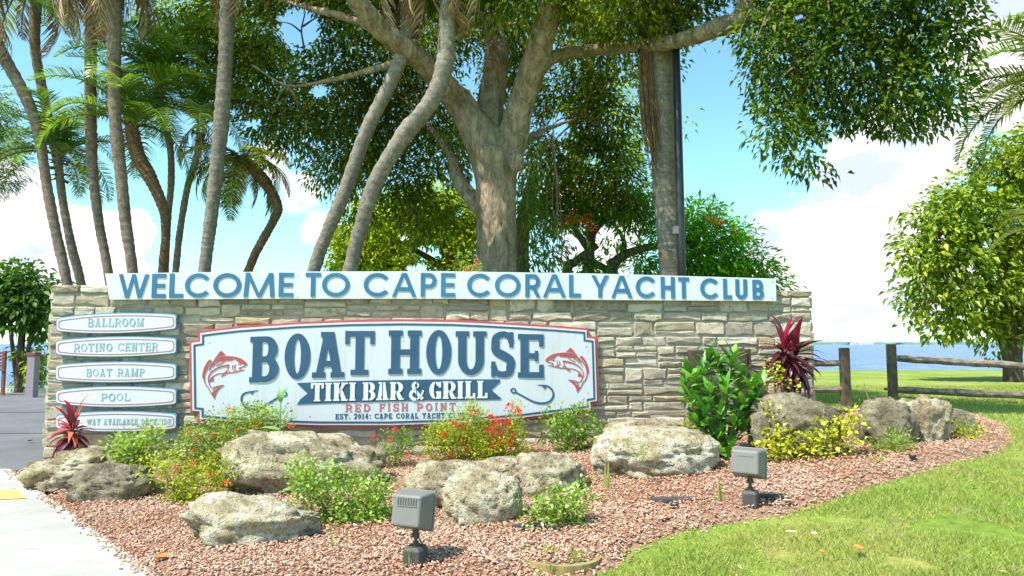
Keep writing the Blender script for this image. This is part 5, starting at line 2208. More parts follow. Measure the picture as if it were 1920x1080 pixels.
cordyline('red and pink strap-leaved plant at the left end of the wall', (146, 862), (148, 802), 52, 7.6, 64, ['pink_leaf', 'crimson_leaf', 'maroon_leaf'], ['maroon_leaf', 'crimson_leaf', 'maroon_leaf', 'salmon_leaf'], 2)
cordyline('maroon strap-leaved plant with a crimson top at the right end of the wall', (1480, 775), (1478, 655), 60, 8.7, 110, ['crimson_leaf', 'maroon_leaf'], ['maroon_leaf'], 4)


def broad_shrub():
    Y = 7.15
    b = at(1352, 868, Y)
    g = Tf(b.x, Y)
    org = Vector((b.x, Y, g))
    t = thing('broad_leaf_shrub', 'tall shrub of large glossy green leaves against the wall left of the shaded grey boulder', 'shrub', org)
    k = Y / FPX
    meshes = {}
    for m in ('broad_leaf_green', 'broad_leaf_light', 'broad_leaf_dark'):
        meshes[m] = []
        for j in range(4):
            me = strap_leaf(random.uniform(.17, .25), random.uniform(.07, .10), random.uniform(.2, .9), fold=.22, seg=6)
            me.materials.append(MATS[m])
            me.polygons.foreach_set('use_smooth', [True] * len(me.polygons))
            meshes[m].append(me)
    tips = [(1300, 715, 0), (1318, 690, .05), (1345, 675, .1), (1372, 680, .05), (1392, 700, .1), (1412, 725, 0), (1330, 730, -.12), (1362, 725, -.15), (1395, 755, -.1),
            (1295, 750, -.05), (1320, 770, -.15), (1350, 775, -.2), (1380, 790, -.15), (1345, 820, -.18), (1375, 830, -.12), (1318, 800, -.1), (1358, 700, .15), (1408, 760, .1), (1282, 728, .1), (1425, 745, .1), (1432, 715, .15), (1300, 790, -.1), (1400, 800, -.1), (1335, 850, -.2), (1365, 855, -.2), (1328, 665, .15), (1375, 665, .15), (1290, 700, .15), (1350, 750, .2), (1390, 730, .25), (1320, 740, .2)]
    for j, (x, y, dy) in enumerate(tips):
        tip = at(x, y, Y + dy * .8) - org
        a = Vector((tip.x * .15, 0, 0))
        mid = a.lerp(tip, .5) + Vector((-tip.x * .12, 0, 0))
        path = catmull([a, mid, tip], 10)
        mb = MB()
        mb.tube(path, interp([.011, .008, .004], 10), 6)
        mb.build('stem', 'stem_green', t)
        nl = 11 if y < 800 else 9
        d0 = (path[-1] - path[-3]).normalized()
        for i in range(nl):
            f = i / nl
            p = path[-1] - d0 * f * .20
            az = i * 2.39996 + j
            el = R(65) - f * R(80) + random.uniform(-.2, .2)
            d = Vector((math.cos(az) * math.cos(el), math.sin(az) * math.cos(el), math.sin(el)))
            m = random.choice(['broad_leaf_green', 'broad_leaf_green', 'broad_leaf_light', 'broad_leaf_dark'] if f > .2 else ['broad_leaf_light', 'broad_leaf_green'])
            leaf_part(t, random.choice(meshes[m]), m, p, d, random.uniform(-.4, .4), random.uniform(.75, 1.1))


broad_shrub()


def milkweed():
    Y = 7.05
    b = at(520, 835, Y)
    org = Vector((b.x, Y, Tf(b.x, Y)))
    t = thing('broad_leaf_seedling', 'single upright light green stem with broad leaves in front of the big sign', 'plant', org)
    me = strap_leaf(.19, .085, .5, fold=.2, seg=6)
    me.materials.append(MATS['milkweed_leaf'])
    me.polygons.foreach_set('use_smooth', [True] * len(me.polygons))
    mb = MB()
    top = at(527, 745, Y) - org
    mb.tube([Vector((0, 0, 0)), top * .5 + Vector((.01, 0, 0)), top], [.010, .009, .005], 8)
    mb.build('stem', 'stem_green', t)
    for f, az, el, s in ((.45, 3.0, .1, .8), (.5, .2, -.1, 1.0), (.66, 3.2, .25, 1.0), (.66, .5, .75, 1.1), (.8, 2.7, .7, .9), (.82, .1, .9, .7), (.95, 2.2, 1.2, .75), (.98, .7, 1.15, .8), (.95, 4.5, .9, .6), (.6, 4.6, .2, .8)):
        d = Vector((math.cos(az) * math.cos(el), math.sin(az) * math.cos(el), math.sin(el)))
        leaf_part(t, me, 'milkweed_leaf', top * f, d, random.uniform(-.3, .3), s)


milkweed()


def strap_tuft(px, py, h_px, n, label, w=.012, mat='weed_leaf', lean=.25):
    p = G(px, py)
    k = p.y / FPX
    V, F = [], []
    for i in range(n):
        h = h_px * k * random.uniform(.55, 1) if i else h_px * k
        az = random.uniform(0, 6.28)
        ln = random.uniform(0, lean) * h
        wv = Vector((random.uniform(.7, 1), random.uniform(-.5, .5), 0)) * w * .5
        b0 = Vector((random.uniform(-.02, .02), random.uniform(-.02, .02), 0))
        base = len(V)
        for j in range(5):
            f = j / 4
            c = b0 + Vector((math.cos(az) * ln * f * f, math.sin(az) * ln * f * f, h * f))
            ww = wv * (1 - f ** 2)
            V += [c - ww, c + Vector((0, -.003, 0)), c + ww]
        for j in range(4):
            for q in (0, 1):
                a = base + j * 3 + q
                F.append((a, a + 1, a + 4, a + 3))
    o = obj('grass_tuft', py_mesh('grass_tuft', V, F), mat, loc=(p.x, p.y, p.z + .02))
    tag(o, label, 'weed', 'grass tufts in the mulch')


strap_tuft(1139, 928, 66, 4, 'tall pale strap leaf standing left of the mossy boulder', .026, 'weed_leaf', .06)
strap_tuft(1352, 948, 50, 4, 'upright blade of grass just left of the farther floodlight', .020, 'weed_leaf', .06)
strap_tuft(972, 985, 84, 3, 'tall bent blade of grass between the centre boulder and the small glossy bush', .014, 'weed_leaf', .5)
strap_tuft(768, 1074, 40, 6, 'small tuft of grass at the left foot of the nearer floodlight', .008, 'weed_leaf', .25)
strap_tuft(420, 1030, 46, 4, 'green strap leaf in front of the low pale boulder', .016, 'shrub_leaf', .4)
strap_tuft(628, 1038, 66, 3, 'thin upright weed below the round-leaved ground cover', .007, 'weed_leaf', .25)
strap_tuft(1030, 1078, 20, 10, 'short tuft of grass at the bottom of the frame by the utility cover', .005, 'weed_leaf', .5)
strap_tuft(452, 1075, 44, 3, 'thin straw-coloured weed on the mulch at the lower left', .006, 'weed_leaf', .5)
strap_tuft(1258, 900, 18, 3, 'tiny green sprout below the mossy boulder', .010, 'weed_leaf', .5)

# dead branch by the fence
p = G(1612, 822)
t = thing('dead_branch', 'bare forked dead branch sticking up right of the yellow-leaved shrub', 'branch', p)
for pts, r in (([(1590, 828), (1610, 815), (1625, 790), (1640, 782)], .014), ([(1622, 795), (1633, 770), (1626, 740), (1620, 718)], .010), ([(1600, 812), (1580, 770), (1572, 752)], .007)):
    mb = MB()
    P = [at(x, y, p.y - .05) - p for x, y in pts]
    mb.tube(catmull(P, 12), interp([r, r * .8, r * .4], 12), 6)
    mb.build('limb', 'twig_brown', t)

# ------------------------------------------------------------------ trees
def remesh_tree(tubes, voxel, mat, parent, name='trunk', rough=.03, seed=3, origin=Vector((0, 0, 0))):
    mb = MB()
    for pts, rad, n in tubes:
        P = catmull([Vector(p) - origin for p in pts], n)
        rr = interp(rad, n)
        rr = [r * (1 + .06 * noise.noise(Vector((i * .35, seed, 0)))) for i, r in enumerate(rr)]
        mb.tube(P, rr, 18)
    me = py_mesh('tmp', mb.V, mb.F)
    o = bpy.data.objects.new('tmp', me)
    COL.objects.link(o)
    m = o.modifiers.new('r', 'REMESH')
    m.mode = 'VOXEL'
    m.voxel_size = voxel
    s = o.modifiers.new('s', 'SMOOTH')
    s.iterations = 6
    s.factor = .6
    dg = bpy.context.evaluated_depsgraph_get()
    res = bpy.data.meshes.new_from_object(o.evaluated_get(dg))
    bpy.data.objects.remove(o)
    bpy.data.meshes.remove(me)
    n = len(res.vertices)
    co = np.empty(n * 3, dtype=np.float32)
    no = np.empty(n * 3, dtype=np.float32)
    res.vertices.foreach_get('co', co)
    res.vertices.foreach_get('normal', no)
    co, no = co.reshape(-1, 3), no.reshape(-1, 3)
    dsp = np.array([noise.noise(Vector((p[0] * 3.5, p[1] * 3.5, p[2] * .8 + seed))) * .8 + noise.noise(Vector((p[0] * 13, p[1] * 13, p[2] * 2.6))) * .45 + (1 - abs(noise.noise(Vector((p[0] * 7, p[1] * 7, p[2] * 2.2))))) * .4 for p in co.tolist()])
    co = co + no * (dsp * rough)[:, None]
    res.vertices.foreach_set('co', co.ravel())
    res.name = name
    res.materials.clear()
    return obj(name, res, mat, parent, smooth=True)


def PX(Y, *pts):
    """pixels (x, y[, extra depth]) at depth Y"""
    return [at(p[0], p[1], Y + (p[2] if len(p) > 2 else 0)) for p in pts]


def build_big_tree():
    Y = 11.4
    k = Y / FPX
    c = at(932, 560, Y)
    g = Tf(c.x, Y)
    org = Vector((c.x, Y, g))
    t = thing('big_shade_tree', 'huge spreading shade tree with a thick forked grey trunk behind the middle of the wall', 'tree', org)
    foot = Vector((c.x, Y, g - .2))
    tubes = [
        ([foot, foot + Vector((0, 0, .6))] + PX(Y, (931, 520), (930, 430), (930, 350), (925, 285)), [k * 62, k * 46, k * 39, k * 37, k * 38, k * 44], 40),
        (PX(Y, (925, 330), (900, 260), (866, 200), (828, 155, -.3), (780, 105, -.7), (722, 62, -1.1), (672, 5, -1.5), (620, -80, -2.0)), [k * 34, k * 32, k * 27, k * 22, k * 19, k * 18, k * 17, k * 12], 40),
        (PX(Y, (925, 320), (915, 250, .2), (922, 180, .4), (932, 100, .6), (915, 20, .8), (895, -60, 1)), [k * 34, k * 30, k * 26, k * 23, k * 20, k * 14], 30),
        (PX(Y, (935, 330), (958, 265), (975, 200, -.2), (998, 130, -.5), (1022, 50, -.9), (1045, -40, -1.3)), [k * 32, k * 30, k * 25, k * 24, k * 22, k * 16], 34),
        (PX(Y, (990, 160, -.3), (1020, 118, -.3), (1065, 100, -.2), (1110, 95, -.2), (1180, 88, -.4), (1240, 82, -.8), (1300, 68, -1.2), (1350, 50, -1.5), (1385, 38, -1.6), (1402, -5, -1.7), (1440, -70, -1.8)), [k * 17, k * 14, k * 12, k * 11, k * 12, k * 13, k * 14, k * 15, k * 17, k * 13, k * 9], 60),
        (PX(Y, (1385, 40, -1.6), (1450, 20, -1.8), (1530, 25, -2.0), (1610, 60, -2.1), (1680, 110, -2.1)), [k * 11, k * 8, k * 6, k * 5, k * 3], 30),
        (PX(Y, (1450, 22, -1.8), (1480, 90, -1.9), (1500, 170, -1.9), (1520, 250, -1.9)), [k * 5, k * 4, k * 3, k * 2], 20),
        (PX(Y, (912, 405, .1), (885, 372, .25), (862, 340, .4), (845, 290, .7), (800, 230, 1.2)), [k * 16, k * 16, k * 15, k * 8, k * 5], 24),
        (PX(Y, (780, 108, -.7), (700, 130, -.4), (620, 150, 0), (540, 160, .3), (470, 120, .5)), [k * 8, k * 7, k * 5, k * 4, k * 3], 30),
        (PX(Y, (722, 62, -1.1), (640, 30, -1), (560, 10, -.6), (480, -20, 0)), [k * 9, k * 7, k * 5, k * 3], 26),
        (PX(Y, (960, 262, .2), (985, 262, .4), (1030, 240, 1.0), (1090, 220, 1.8)), [k * 13, k * 7, k * 5, k * 3], 20),
    ]
    remesh_tree(tubes, .035, 'tree_bark', t, 'trunk', .024, 5, org)
    # pruned knots
    for x, y, r in ((838, 170, 9), (968, 303, 15), (815, 148, 7)):
        p = at(x, y, Y - .42) - org
        V, F = ICO4
        q = V * np.array([r * k, .10, r * k * 1.3])
        q = q * (1 + .12 * np.array([noise.noise(Vector(v) * 2 + Vector((x, 0, 0))) for v in V]))[:, None]
        obj('knot', fast_mesh('knot', q, F), 'tree_bark', t, smooth=True, loc=p)
    # crown
    B = []
    for b in [(470, 40, 100, 90, 2.0), (420, 110, 70, 80, 2.2), (500, 150, 75, 70, 1.8), (580, 20, 110, 60, .6), (620, 120, 70, 60, .8), (560, 230, 70, 60, 1.6), (640, 200, 80, 70, 1.4),
              (500, 230, 50, 40, 2), (640, 300, 65, 60, 1.7), (700, 250, 70, 80, 1.8), (750, 340, 60, 60, 2.2), (680, 380, 45, 50, 2.0), (720, 120, 80, 80, 1.5), (800, 60, 90, 80, 1.4), (790, 200, 80, 80, 2.0), (830, 300, 50, 60, 2.0), (800, 400, 55, 60, 2.4),
              (700, 10, 90, 50, -.2), (860, 20, 80, 60, 1.9), (960, 40, 70, 80, 1.9), (960, 130, 50, 90, 2.4), (1080, 40, 80, 60, .6), (1130, 110, 80, 50, 1.2), (1070, 170, 70, 60, 2.0), (1140, 220, 70, 80, 2.0), (1050, 270, 70, 70, 2.4),
              (1130, 320, 70, 60, 2.3), (1020, 350, 45, 50, 2.6), (1180, 380, 45, 50, 2.6), (1200, 30, 90, 50, -.1), (1285, 25, 60, 50, -.8), (1240, 120, 40, 30, .6), (1080, 390, 50, 40, 3.0), (880, 240, 30, 60, 2.6),
              (1160, 5, 130, 55, -1.0), (1000, -30, 140, 60, -1.2), (1240, -60, 140, 60, -1.4), (850, -50, 140, 60, -.8), (640, -60, 160, 70, -.6), (480, -70, 150, 80, .4), (330, 30, 70, 60, 2.6)]:
        B.append(px_blob(b[0], b[1], b[2], b[3], Y + b[4], den=(.34 if b[4] < -3 else 1)))
    P, D = cloud_points(B, 440, 15, .18, .3)
    # open a window of sky at upper left, as in the photograph
    def keep_fn(P, holes):
        d = P - np.array([0, 0, CZ])
        cp, spn = math.cos(PITCH), math.sin(PITCH)
        f = d[:, 1] * cp + d[:, 2] * spn
        u = -d[:, 1] * spn + d[:, 2] * cp
        x = 960 + FPX * d[:, 0] / f
        y = 540 - FPX * u / f
        k_ = np.ones(len(P), bool)
        for hx, hy, rx, ry in holes:
            k_ &= ((x - hx) / rx) ** 2 + ((y - hy) / ry) ** 2 > 1 + rng.normal(0, .25, len(P))
        return k_
    P_MAIN = P
    kk = keep_fn(P, [(560, 50, 46, 46), (440, 335, 60, 40), (1050, 235, 20, 24), (600, 170, 18, 14), (1330, 190, 46, 120), (480, 230, 16, 10), (1110, 300, 16, 10), (820, 350, 12, 14), (740, 290, 10, 10), (1180, 180, 12, 16)])
    P, D = P[kk], D[kk]
    s = rng.uniform(.55, 1.35, len(P))
    leaves_obj('crown', P - np.array(org), D, .100 * s, .048 * s, 'canopy_leaf', t, droop=.3)
    B = []
    for b in [(1440, 60, 70, 60, -1.8), (1420, 120, 50, 45, -1.9), (1480, 150, 70, 60, -1.8), (1460, 230, 55, 50, -2.0), (1510, 270, 55, 45, -2.0), (1530, 310, 35, 22, -2.0), (1550, 200, 55, 60, -1.8), (1530, 60, 90, 60, -2.0), (1590, 120, 80, 70, -2.2),
              (1640, 30, 90, 60, -2.3), (1650, 170, 80, 65, -2.2), (1720, 60, 80, 70, -2.5), (1740, 150, 75, 60, -2.4), (1700, 225, 70, 28, -2.2), (1780, 195, 42, 45, -2.4), (1790, 60, 42, 70, -2.6), (1600, 215, 30, 30, -2.1),
              (1480, 0, 110, 50, -1.6), (1620, -50, 140, 70, -2.2), (1760, -40, 90, 60, -2.8), (1420, -60, 120, 60, -1.4), (1345, 20, 30, 40, -1.4)]:
        B.append(px_blob(b[0], b[1], b[2], b[3], Y + b[4], den=1))
    P, D = cloud_points(B, 470, 15, .15, .3)
    P_MAIN = np.concatenate([P_MAIN[::3], P])
    kk = keep_fn(P, [(1360, 20, 26, 30), (1340, 200, 52, 150), (1575, 285, 30, 34), (1690, 275, 200, 14), (1580, 160, 9, 8), (1500, 30, 16, 8), (1470, 110, 12, 6), (1640, 120, 8, 7), (1560, 240, 12, 9)])
    P, D = P[kk], D[kk]
    s = rng.uniform(.55, 1.35, len(P))
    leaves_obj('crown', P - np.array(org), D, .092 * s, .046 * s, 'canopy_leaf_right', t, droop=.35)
    # boughs and twigs carrying the sprays
    mb = MB()
    bk = PX(Y, (540, 160, .3), (700, 130, -.4), (620, 150, 0), (780, 105, -.7), (672, 5, -1.5), (930, 60, .7), (1035, 20, -1.1), (1110, 95, -.2), (1090, 220, 1.8), (1240, 82, -.8), (1402, 20, -1.7), (1450, 22, -1.8), (1500, 170, -1.9), (1530, 25, -2.0), (1680, 110, -2.1), (845, 290, .7), (800, 230, 1.2), (560, 10, -.6))
    bi = rng.choice(len(P_MAIN), 150, replace=False)
    for e in [Vector(P_MAIN[i]) for i in bi]:
        a = min(bk, key=lambda p: (p - e).length)
        if (a - e).length > 1.7:
            continue
        m_ = a.lerp(e, .5) + Vector((random.uniform(-.2, .2), random.uniform(-.2, .2), random.uniform(.0, .3)))
        mb.tube([q - org for q in catmull([a, m_, e], 7)], interp([.028, .014, .005], 7), 5)
    mb.build('boughs', 'tree_bark', t)['kind'] = 'stuff'
    # fine bare twigs seen against the sky
    mb = MB()
    for pts in ([(570, 90), (565, 55), (572, 20), (560, -10)], [(565, 60), (545, 45), (520, 40)], [(567, 50), (590, 35), (605, 30)], [(540, 120), (530, 80), (500, 60)], [(1370, 60), (1362, 30), (1355, 0)]):
        mb.tube(catmull(PX(Y, *pts), 8), interp([.02, .012, .006], 8), 5)
    mb.V = [tuple(Vector(v) - org) for v in mb.V]
    mb.build('twigs', 'dark_bark', t)['kind'] = 'stuff'
    # hanging vines with paler leaves along the right of the trunk and in the mid crown
    v = thing('climbing_vine', 'light green leafy vine hanging beside the right of the big forked trunk', 'vine', (c.x + .6, Y + .5, Tf(c.x + .6, Y + .5)))
    B = [px_blob(*b[:4], Y + b[4]) for b in [(990, 300, 22, 60, .4), (1000, 420, 40, 50, .8), (1015, 480, 50, 45, .8), (980, 380, 22, 60, .6), (1040, 430, 36, 40, 1.2), (860, 300, 20, 40, .8), (850, 260, 24, 40, .8), (985, 500, 34, 30, .6)]]
    P, D = cloud_points(B, 130, 10, .10, .2)
    s = rng.uniform(.55, 1.35, len(P))
    D[:, 2] -= .6
    leaves_obj('foliage', P - np.array(v.location), unit(D), .11 * s, .035 * s, 'vine_leaf', v, droop=.3)
    mb = MB()
    for i in range(16):
        x = random.uniform(975, 1050)
        y0 = random.uniform(180, 360)
        y1 = y0 + random.uniform(100, 200)
        dy = random.uniform(.3, 1.2)
        mb.tube(catmull(PX(Y, (x, y0, dy), (x + random.uniform(-9, 9), (y0 + y1) / 2, dy), (x + random.uniform(-12, 12), y1, dy)), 8), .006, 4)
    mb.V = [tuple(Vector(q) - Vector(v.location)) for q in mb.V]
    mb.build('stems', 'twig_brown', v)
    return keep_fn


KEEP = build_big_tree()


def tree(name, label, trunks, blobs, Y, mat, L, Wd, per_area, twig=12, spread=.15, group=None, bark='dark_bark', flowers=None, org_px=None, vox=.05, droop=.3, holes=None, inner=.3):
    b = at(org_px[0], org_px[1], Y)
    g = Tf(b.x, Y)
    org = Vector((b.x, Y, g))
    t = thing(name, label, 'tree', org, 0, group)
    tt = []
    for pts, rad in trunks:
        P = PX(Y, *pts)
        if pts[0][1] >= 560:
            P[0].z = Tf(P[0].x, P[0].y) - .2
        tt.append((P, [r * Y / FPX for r in rad], 20))
    mb = MB()
    for P, rad, n in tt:
        mb.tube(catmull([p - org for p in P], n), interp(rad, n), 9)
    mb.build('trunk', bark, t, smooth=True)
    B = [px_blob(*q[:4], Y + (q[4] if len(q) > 4 else 0)) for q in blobs]
    P, D = cloud_points(B, per_area * 2.1, twig, spread, inner)
    if holes:
        kk = KEEP(P, holes)
        P, D = P[kk], D[kk]
    gz2 = T(P[:, 0], P[:, 1])
    P[:, 2] = np.maximum(P[:, 2], gz2 + .05)
    s = rng.uniform(.55, 1.35, len(P))
    leaves_obj('crown', P - np.array(org), D, L * s, Wd * s, mat, t, droop=droop)
    if flowers:
        fm, spots, fr, nper, fl = flowers
        FP = []
        FD = []
        for x, y, dy, w in spots:
            c = np.array(at(x, y, Y + dy))
            q = in_ball(nper, .2) * fr * w
            q[:, 2] *= .55
            FP.append(c + q)
            FD.append(unit(q + rng.normal(0, .3, q.shape)))
        FP, FD = np.concatenate(FP), np.concatenate(FD)
        leaves_obj('blossoms', FP - np.array(org), FD, fl, fl * .7, fm, t, droop=0)
    return t


def build_back_trees():
    tree('bright_tree', 'bright yellow-green small-leaved tree behind the wall between the two leaning palms and the big trunk',
         [([(845, 600), (840, 500), (825, 440), (800, 400)], [14, 12, 9, 5]), ([(838, 500), (860, 450), (870, 400)], [8, 6, 4]), ([(838, 505), (780, 470), (720, 440)], [8, 5, 3])],
         [(690, 470, 60, 45), (740, 430, 60, 50), (700, 505, 70, 30), (770, 490, 50, 40), (820, 430, 50, 40), (850, 400, 40, 40), (870, 470, 30, 50), (655, 490, 30, 35), (850, 510, 50, 22), (640, 440, 14, 20), (800, 380, 60, 36), (720, 395, 50, 30), (870, 430, 30, 40), (660, 440, 34, 34)],
         17, 'bright_leaf', .13, .065, 210, 12, .16, org_px=(845, 600), holes=[(800, 470, 26, 16), (780, 500, 22, 10), (760, 445, 12, 8), (860, 400, 10, 8)])
    tree('background_tree', 'dark olive tree in the shade behind the right of the big trunk',
         [([(980, 600), (975, 480), (985, 400), (1000, 330)], [19, 17, 15, 10]), ([(985, 400), (1040, 360), (1090, 320)], [8, 6, 4])],
         [(1000, 350, 50, 50), (1060, 330, 60, 60), (1130, 300, 70, 70), (1180, 240, 50, 60), (1190, 340, 44, 50), (1100, 380, 50, 30), (1150, 180, 50, 50), (1290, 240, 12, 12, -1), (1292, 215, 8, 8, -1)],
         15, 'bright_leaf', .11, .05, 70, 12, .2, org_px=(980, 600), holes=[(1120, 240, 20, 22), (1060, 250, 14, 20)])
    tree('flame_tree', 'spreading tree with feathery bright foliage and orange blossom behind the right of the wall',
         [([(1105, 600), (1104, 520), (1106, 460), (1112, 425)], [12, 11, 10, 8]), ([(1106, 470), (1085, 440), (1075, 420), (1060, 400)], [8, 6, 5, 3]), ([(1110, 440), (1140, 410), (1200, 400), (1280, 400)], [6, 5, 4, 3]),
          ([(1150, 600), (1148, 520), (1155, 490), (1190, 470), (1240, 460), (1300, 455)], [12, 11, 10, 8, 7, 5]), ([(1148, 515), (1120, 495), (1090, 490)], [8, 6, 4]), ([(1165, 485), (1170, 455), (1160, 430)], [7, 5, 3]),
          ([(1060, 600), (1062, 525), (1080, 490), (1120, 460)], [11, 10, 8, 6])],
         [(1060, 400, 60, 20), (1130, 390, 60, 20), (1190, 400, 50, 24), (1240, 430, 40, 24), (1300, 410, 36, 26), (1330, 440, 45, 30), (1370, 450, 36, 18), (1350, 480, 60, 22), (1400, 490, 46, 18), (1310, 500, 50, 26),
          (1410, 515, 50, 16), (1380, 530, 70, 18), (1290, 480, 30, 50), (1460, 535, 34, 9), (1330, 395, 30, 12), (1205, 490, 30, 26), (1230, 515, 34, 18), (1130, 500, 30, 16), (1090, 500, 26, 24), (1150, 445, 36, 12), (1390, 430, 22, 10)],
         14.5, 'poinciana_leaf', .16, .048, 250, 16, .16, org_px=(1105, 600), flowers=('orange_flower', [(1337, 413, -.4, .9), (1350, 419, -.3, .8), (1374, 433, -.3, .5), (1072, 405, -.6, 1.2), (1090, 415, -.6, 1.0), (1060, 418, -.5, .8), (1110, 427, -.5, .8), (1102, 408, -.5, .7), (1045, 370, -.4, .5)], .17, 46, .065), droop=.15,
         holes=[(1080, 455, 22, 18), (1120, 470, 14, 12), (1185, 440, 18, 9), (1135, 435, 15, 8), (1180, 515, 8, 14)])
    shr = tree('red_flower_shrub', 'orange-flowered shrub tip above the top sign, left of the big trunk', [([(885, 600), (885, 540), (884, 510)], [3, 2, 1])],
               [(884, 500, 12, 14), (876, 530, 18, 22), (890, 560, 20, 20)], 10.6, 'lime_leaf', .06, .03, 350, 8, .05, org_px=(885, 600), flowers=('orange_flower', [(890, 499, -.1, 1), (878, 506, -.1, .9), (872, 510, -.1, .8), (892, 488, -.1, .5)], .05, 30, .03))
    shr['category'] = 'shrub'
    # the tree by the water on the right
    tree('shore_tree', 'dense round yellow-green tree by the water at the right edge, branches down to the fence',
         [([(1898, 700), (1897, 640), (1890, 570), (1880, 480), (1900, 400)], [17, 15, 14, 10, 6]), ([(1892, 580), (1850, 520), (1790, 480)], [9, 6, 3]), ([(1890, 560), (1930, 500), (1960, 430)], [9, 6, 3]), ([(1896, 610), (1860, 600), (1820, 590)], [6, 4, 2])],
         [(1900, 330, 70, 55), (1850, 300, 32, 34), (1940, 300, 60, 60), (1815, 370, 56, 44), (1770, 410, 50, 40), (1740, 460, 52, 38), (1730, 500, 44, 40), (1735, 550, 46, 34), (1720, 590, 30, 16), (1790, 470, 60, 60), (1850, 420, 70, 70), (1920, 430, 70, 80),
          (1790, 560, 60, 44), (1850, 540, 60, 50), (1800, 605, 60, 24), (1770, 622, 36, 10), (1880, 600, 44, 30), (1930, 560, 60, 60), (1870, 640, 26, 26), (1720, 400, 18, 10), (1695, 460, 16, 8), (2000, 400, 70, 100), (2000, 540, 60, 70), (1965, 260, 50, 40), (1830, 268, 18, 10), (1870, 262, 14, 12), (1765, 370, 20, 10), (1700, 415, 20, 8), (1690, 500, 16, 10), (1685, 555, 14, 12), (1700, 600, 16, 8), (1745, 385, 16, 10)],
         19, 'shore_leaf', .18, .10, 78, 12, .28, org_px=(1898, 700), holes=[(1850, 455, 10, 8), (1800, 590, 12, 5), (1830, 625, 30, 5), (1775, 520, 9, 6), (1700, 522, 18, 9), (1860, 350, 14, 9), (1712, 432, 16, 9), (1765, 440, 10, 8), (1820, 500, 14, 8), (1760, 575, 18, 8), (1880, 500, 12, 9), (1800, 410, 10, 6), (1840, 580, 16, 6)])
    # trees beyond the road on the left
    tree('background_tree', 'dark green round tree beyond the road at the far left edge behind the wall end',
         [([(36, 690), (40, 640), (45, 590), (30, 550)], [7, 6, 5, 3]), ([(44, 600), (70, 570), (85, 550)], [4, 3, 2]), ([(42, 620), (15, 590), (0, 570)], [4, 3, 2])],
         [(40, 525, 45, 28), (10, 545, 40, 36), (80, 545, 38, 28), (50, 570, 55, 32), (5, 590, 36, 26), (85, 590, 30, 28), (60, 610, 40, 14), (92, 620, 12, 20), (-40, 560, 50, 40)],
         21.6, 'far_dark_leaf', .24, .12, 60, 10, .22, org_px=(36, 690), group='trees far left beyond the road', holes=[(15, 640, 26, 18), (40, 625, 10, 8)])
    tree('shore_shrub', 'yellow-green bush beyond the road kerb between the far left tree and the wall end', [([(60, 700), (60, 680)], [2, 1])],
         [(55, 660, 22, 12), (62, 690, 16, 26), (45, 715, 20, 12), (76, 680, 12, 40), (70, 720, 14, 10)], 21.9, 'bright_leaf', .16, .08, 80, 9, .12, org_px=(60, 700))['category'] = 'bush'
    # feathery casuarina at the left edge
    tree('feathery_tree', 'soft grey-green feathery tree showing at the left edge behind the leaning palms',
         [([(-60, 700), (-50, 500), (-30, 330)], [10, 8, 4])],
         [(10, 270, 30, 26), (-20, 320, 60, 40), (20, 300, 20, 16), (-30, 220, 50, 60), (0, 180, 16, 14), (30, 330, 16, 8)], 24, 'canopy_leaf', .22, .02, 110, 12, .25, org_px=(-60, 700))


build_back_trees()

# ------------------------------------------------------------------ palms
def frond_mesh(L, a0, a1, leaf, n=34, dead=False, name='frond', vee=.5):
    """a pinnate frond starting at the origin, growing along +x and arching down"""
    seg = 14
    pts, angs = [Vector((0, 0, 0))], [a0]
    for i in range(seg):
        a = a0 + (a1 - a0) * ((i + 1) / seg) ** 1.2
        pts.append(pts[-1] + Vector((math.cos(a), random.uniform(-.03, .03), math.sin(a))) * L / seg)
        angs.append(a)
    V, F = tube(pts, [.022 * (1 - i / seg) + .004 for i in range(seg + 1)], 4, False)
    V = [tuple(v) for v in V]
    F = [(a, b, c) for (a, b, c, d) in F] + [(a, c, d) for (a, b, c, d) in F]
    for i in range(n):
        f = .10 + .89 * i / (n - 1)
        s = f * seg
        k = min(int(s), seg - 1)
        p = pts[k].lerp(pts[k + 1], s - k)
        a = angs[k]
        t = Vector((math.cos(a), 0, math.sin(a)))
        nrm = Vector((-math.sin(a), 0, math.cos(a)))
        ll = leaf * (math.sin(math.pi * min(.98, f * .80 + .17)) ** .7) * random.uniform(.85, 1.1)
        for sgn in (-1, 1):
            if dead and random.random() < .15:
                continue
            d = (t * random.uniform(.5, .8) + Vector((0, sgn, 0)) * (.45 if dead else 1) + nrm * (vee if not dead else -.3) * random.uniform(.5, 1.2)).normalized()
            d2 = (d + Vector((0, 0, -1)) * (1.6 if dead else .75) * random.uniform(.7, 1.2)).normalized()
            w = Vector((t.x, 0, t.z)) * (.016 if not dead else .020)
            m = p + d * ll * .45
            e = m + d2 * ll * .6
            b = len(V)
            V += [tuple(p - w * .5), tuple(p + w * .5), tuple(m + w), tuple(m - w), tuple(e)]
            F += [(b, b + 1, b + 2), (b, b + 2, b + 3), (b + 3, b + 2, b + 4)]
    return fast_mesh(name, V, F)


FR = {}


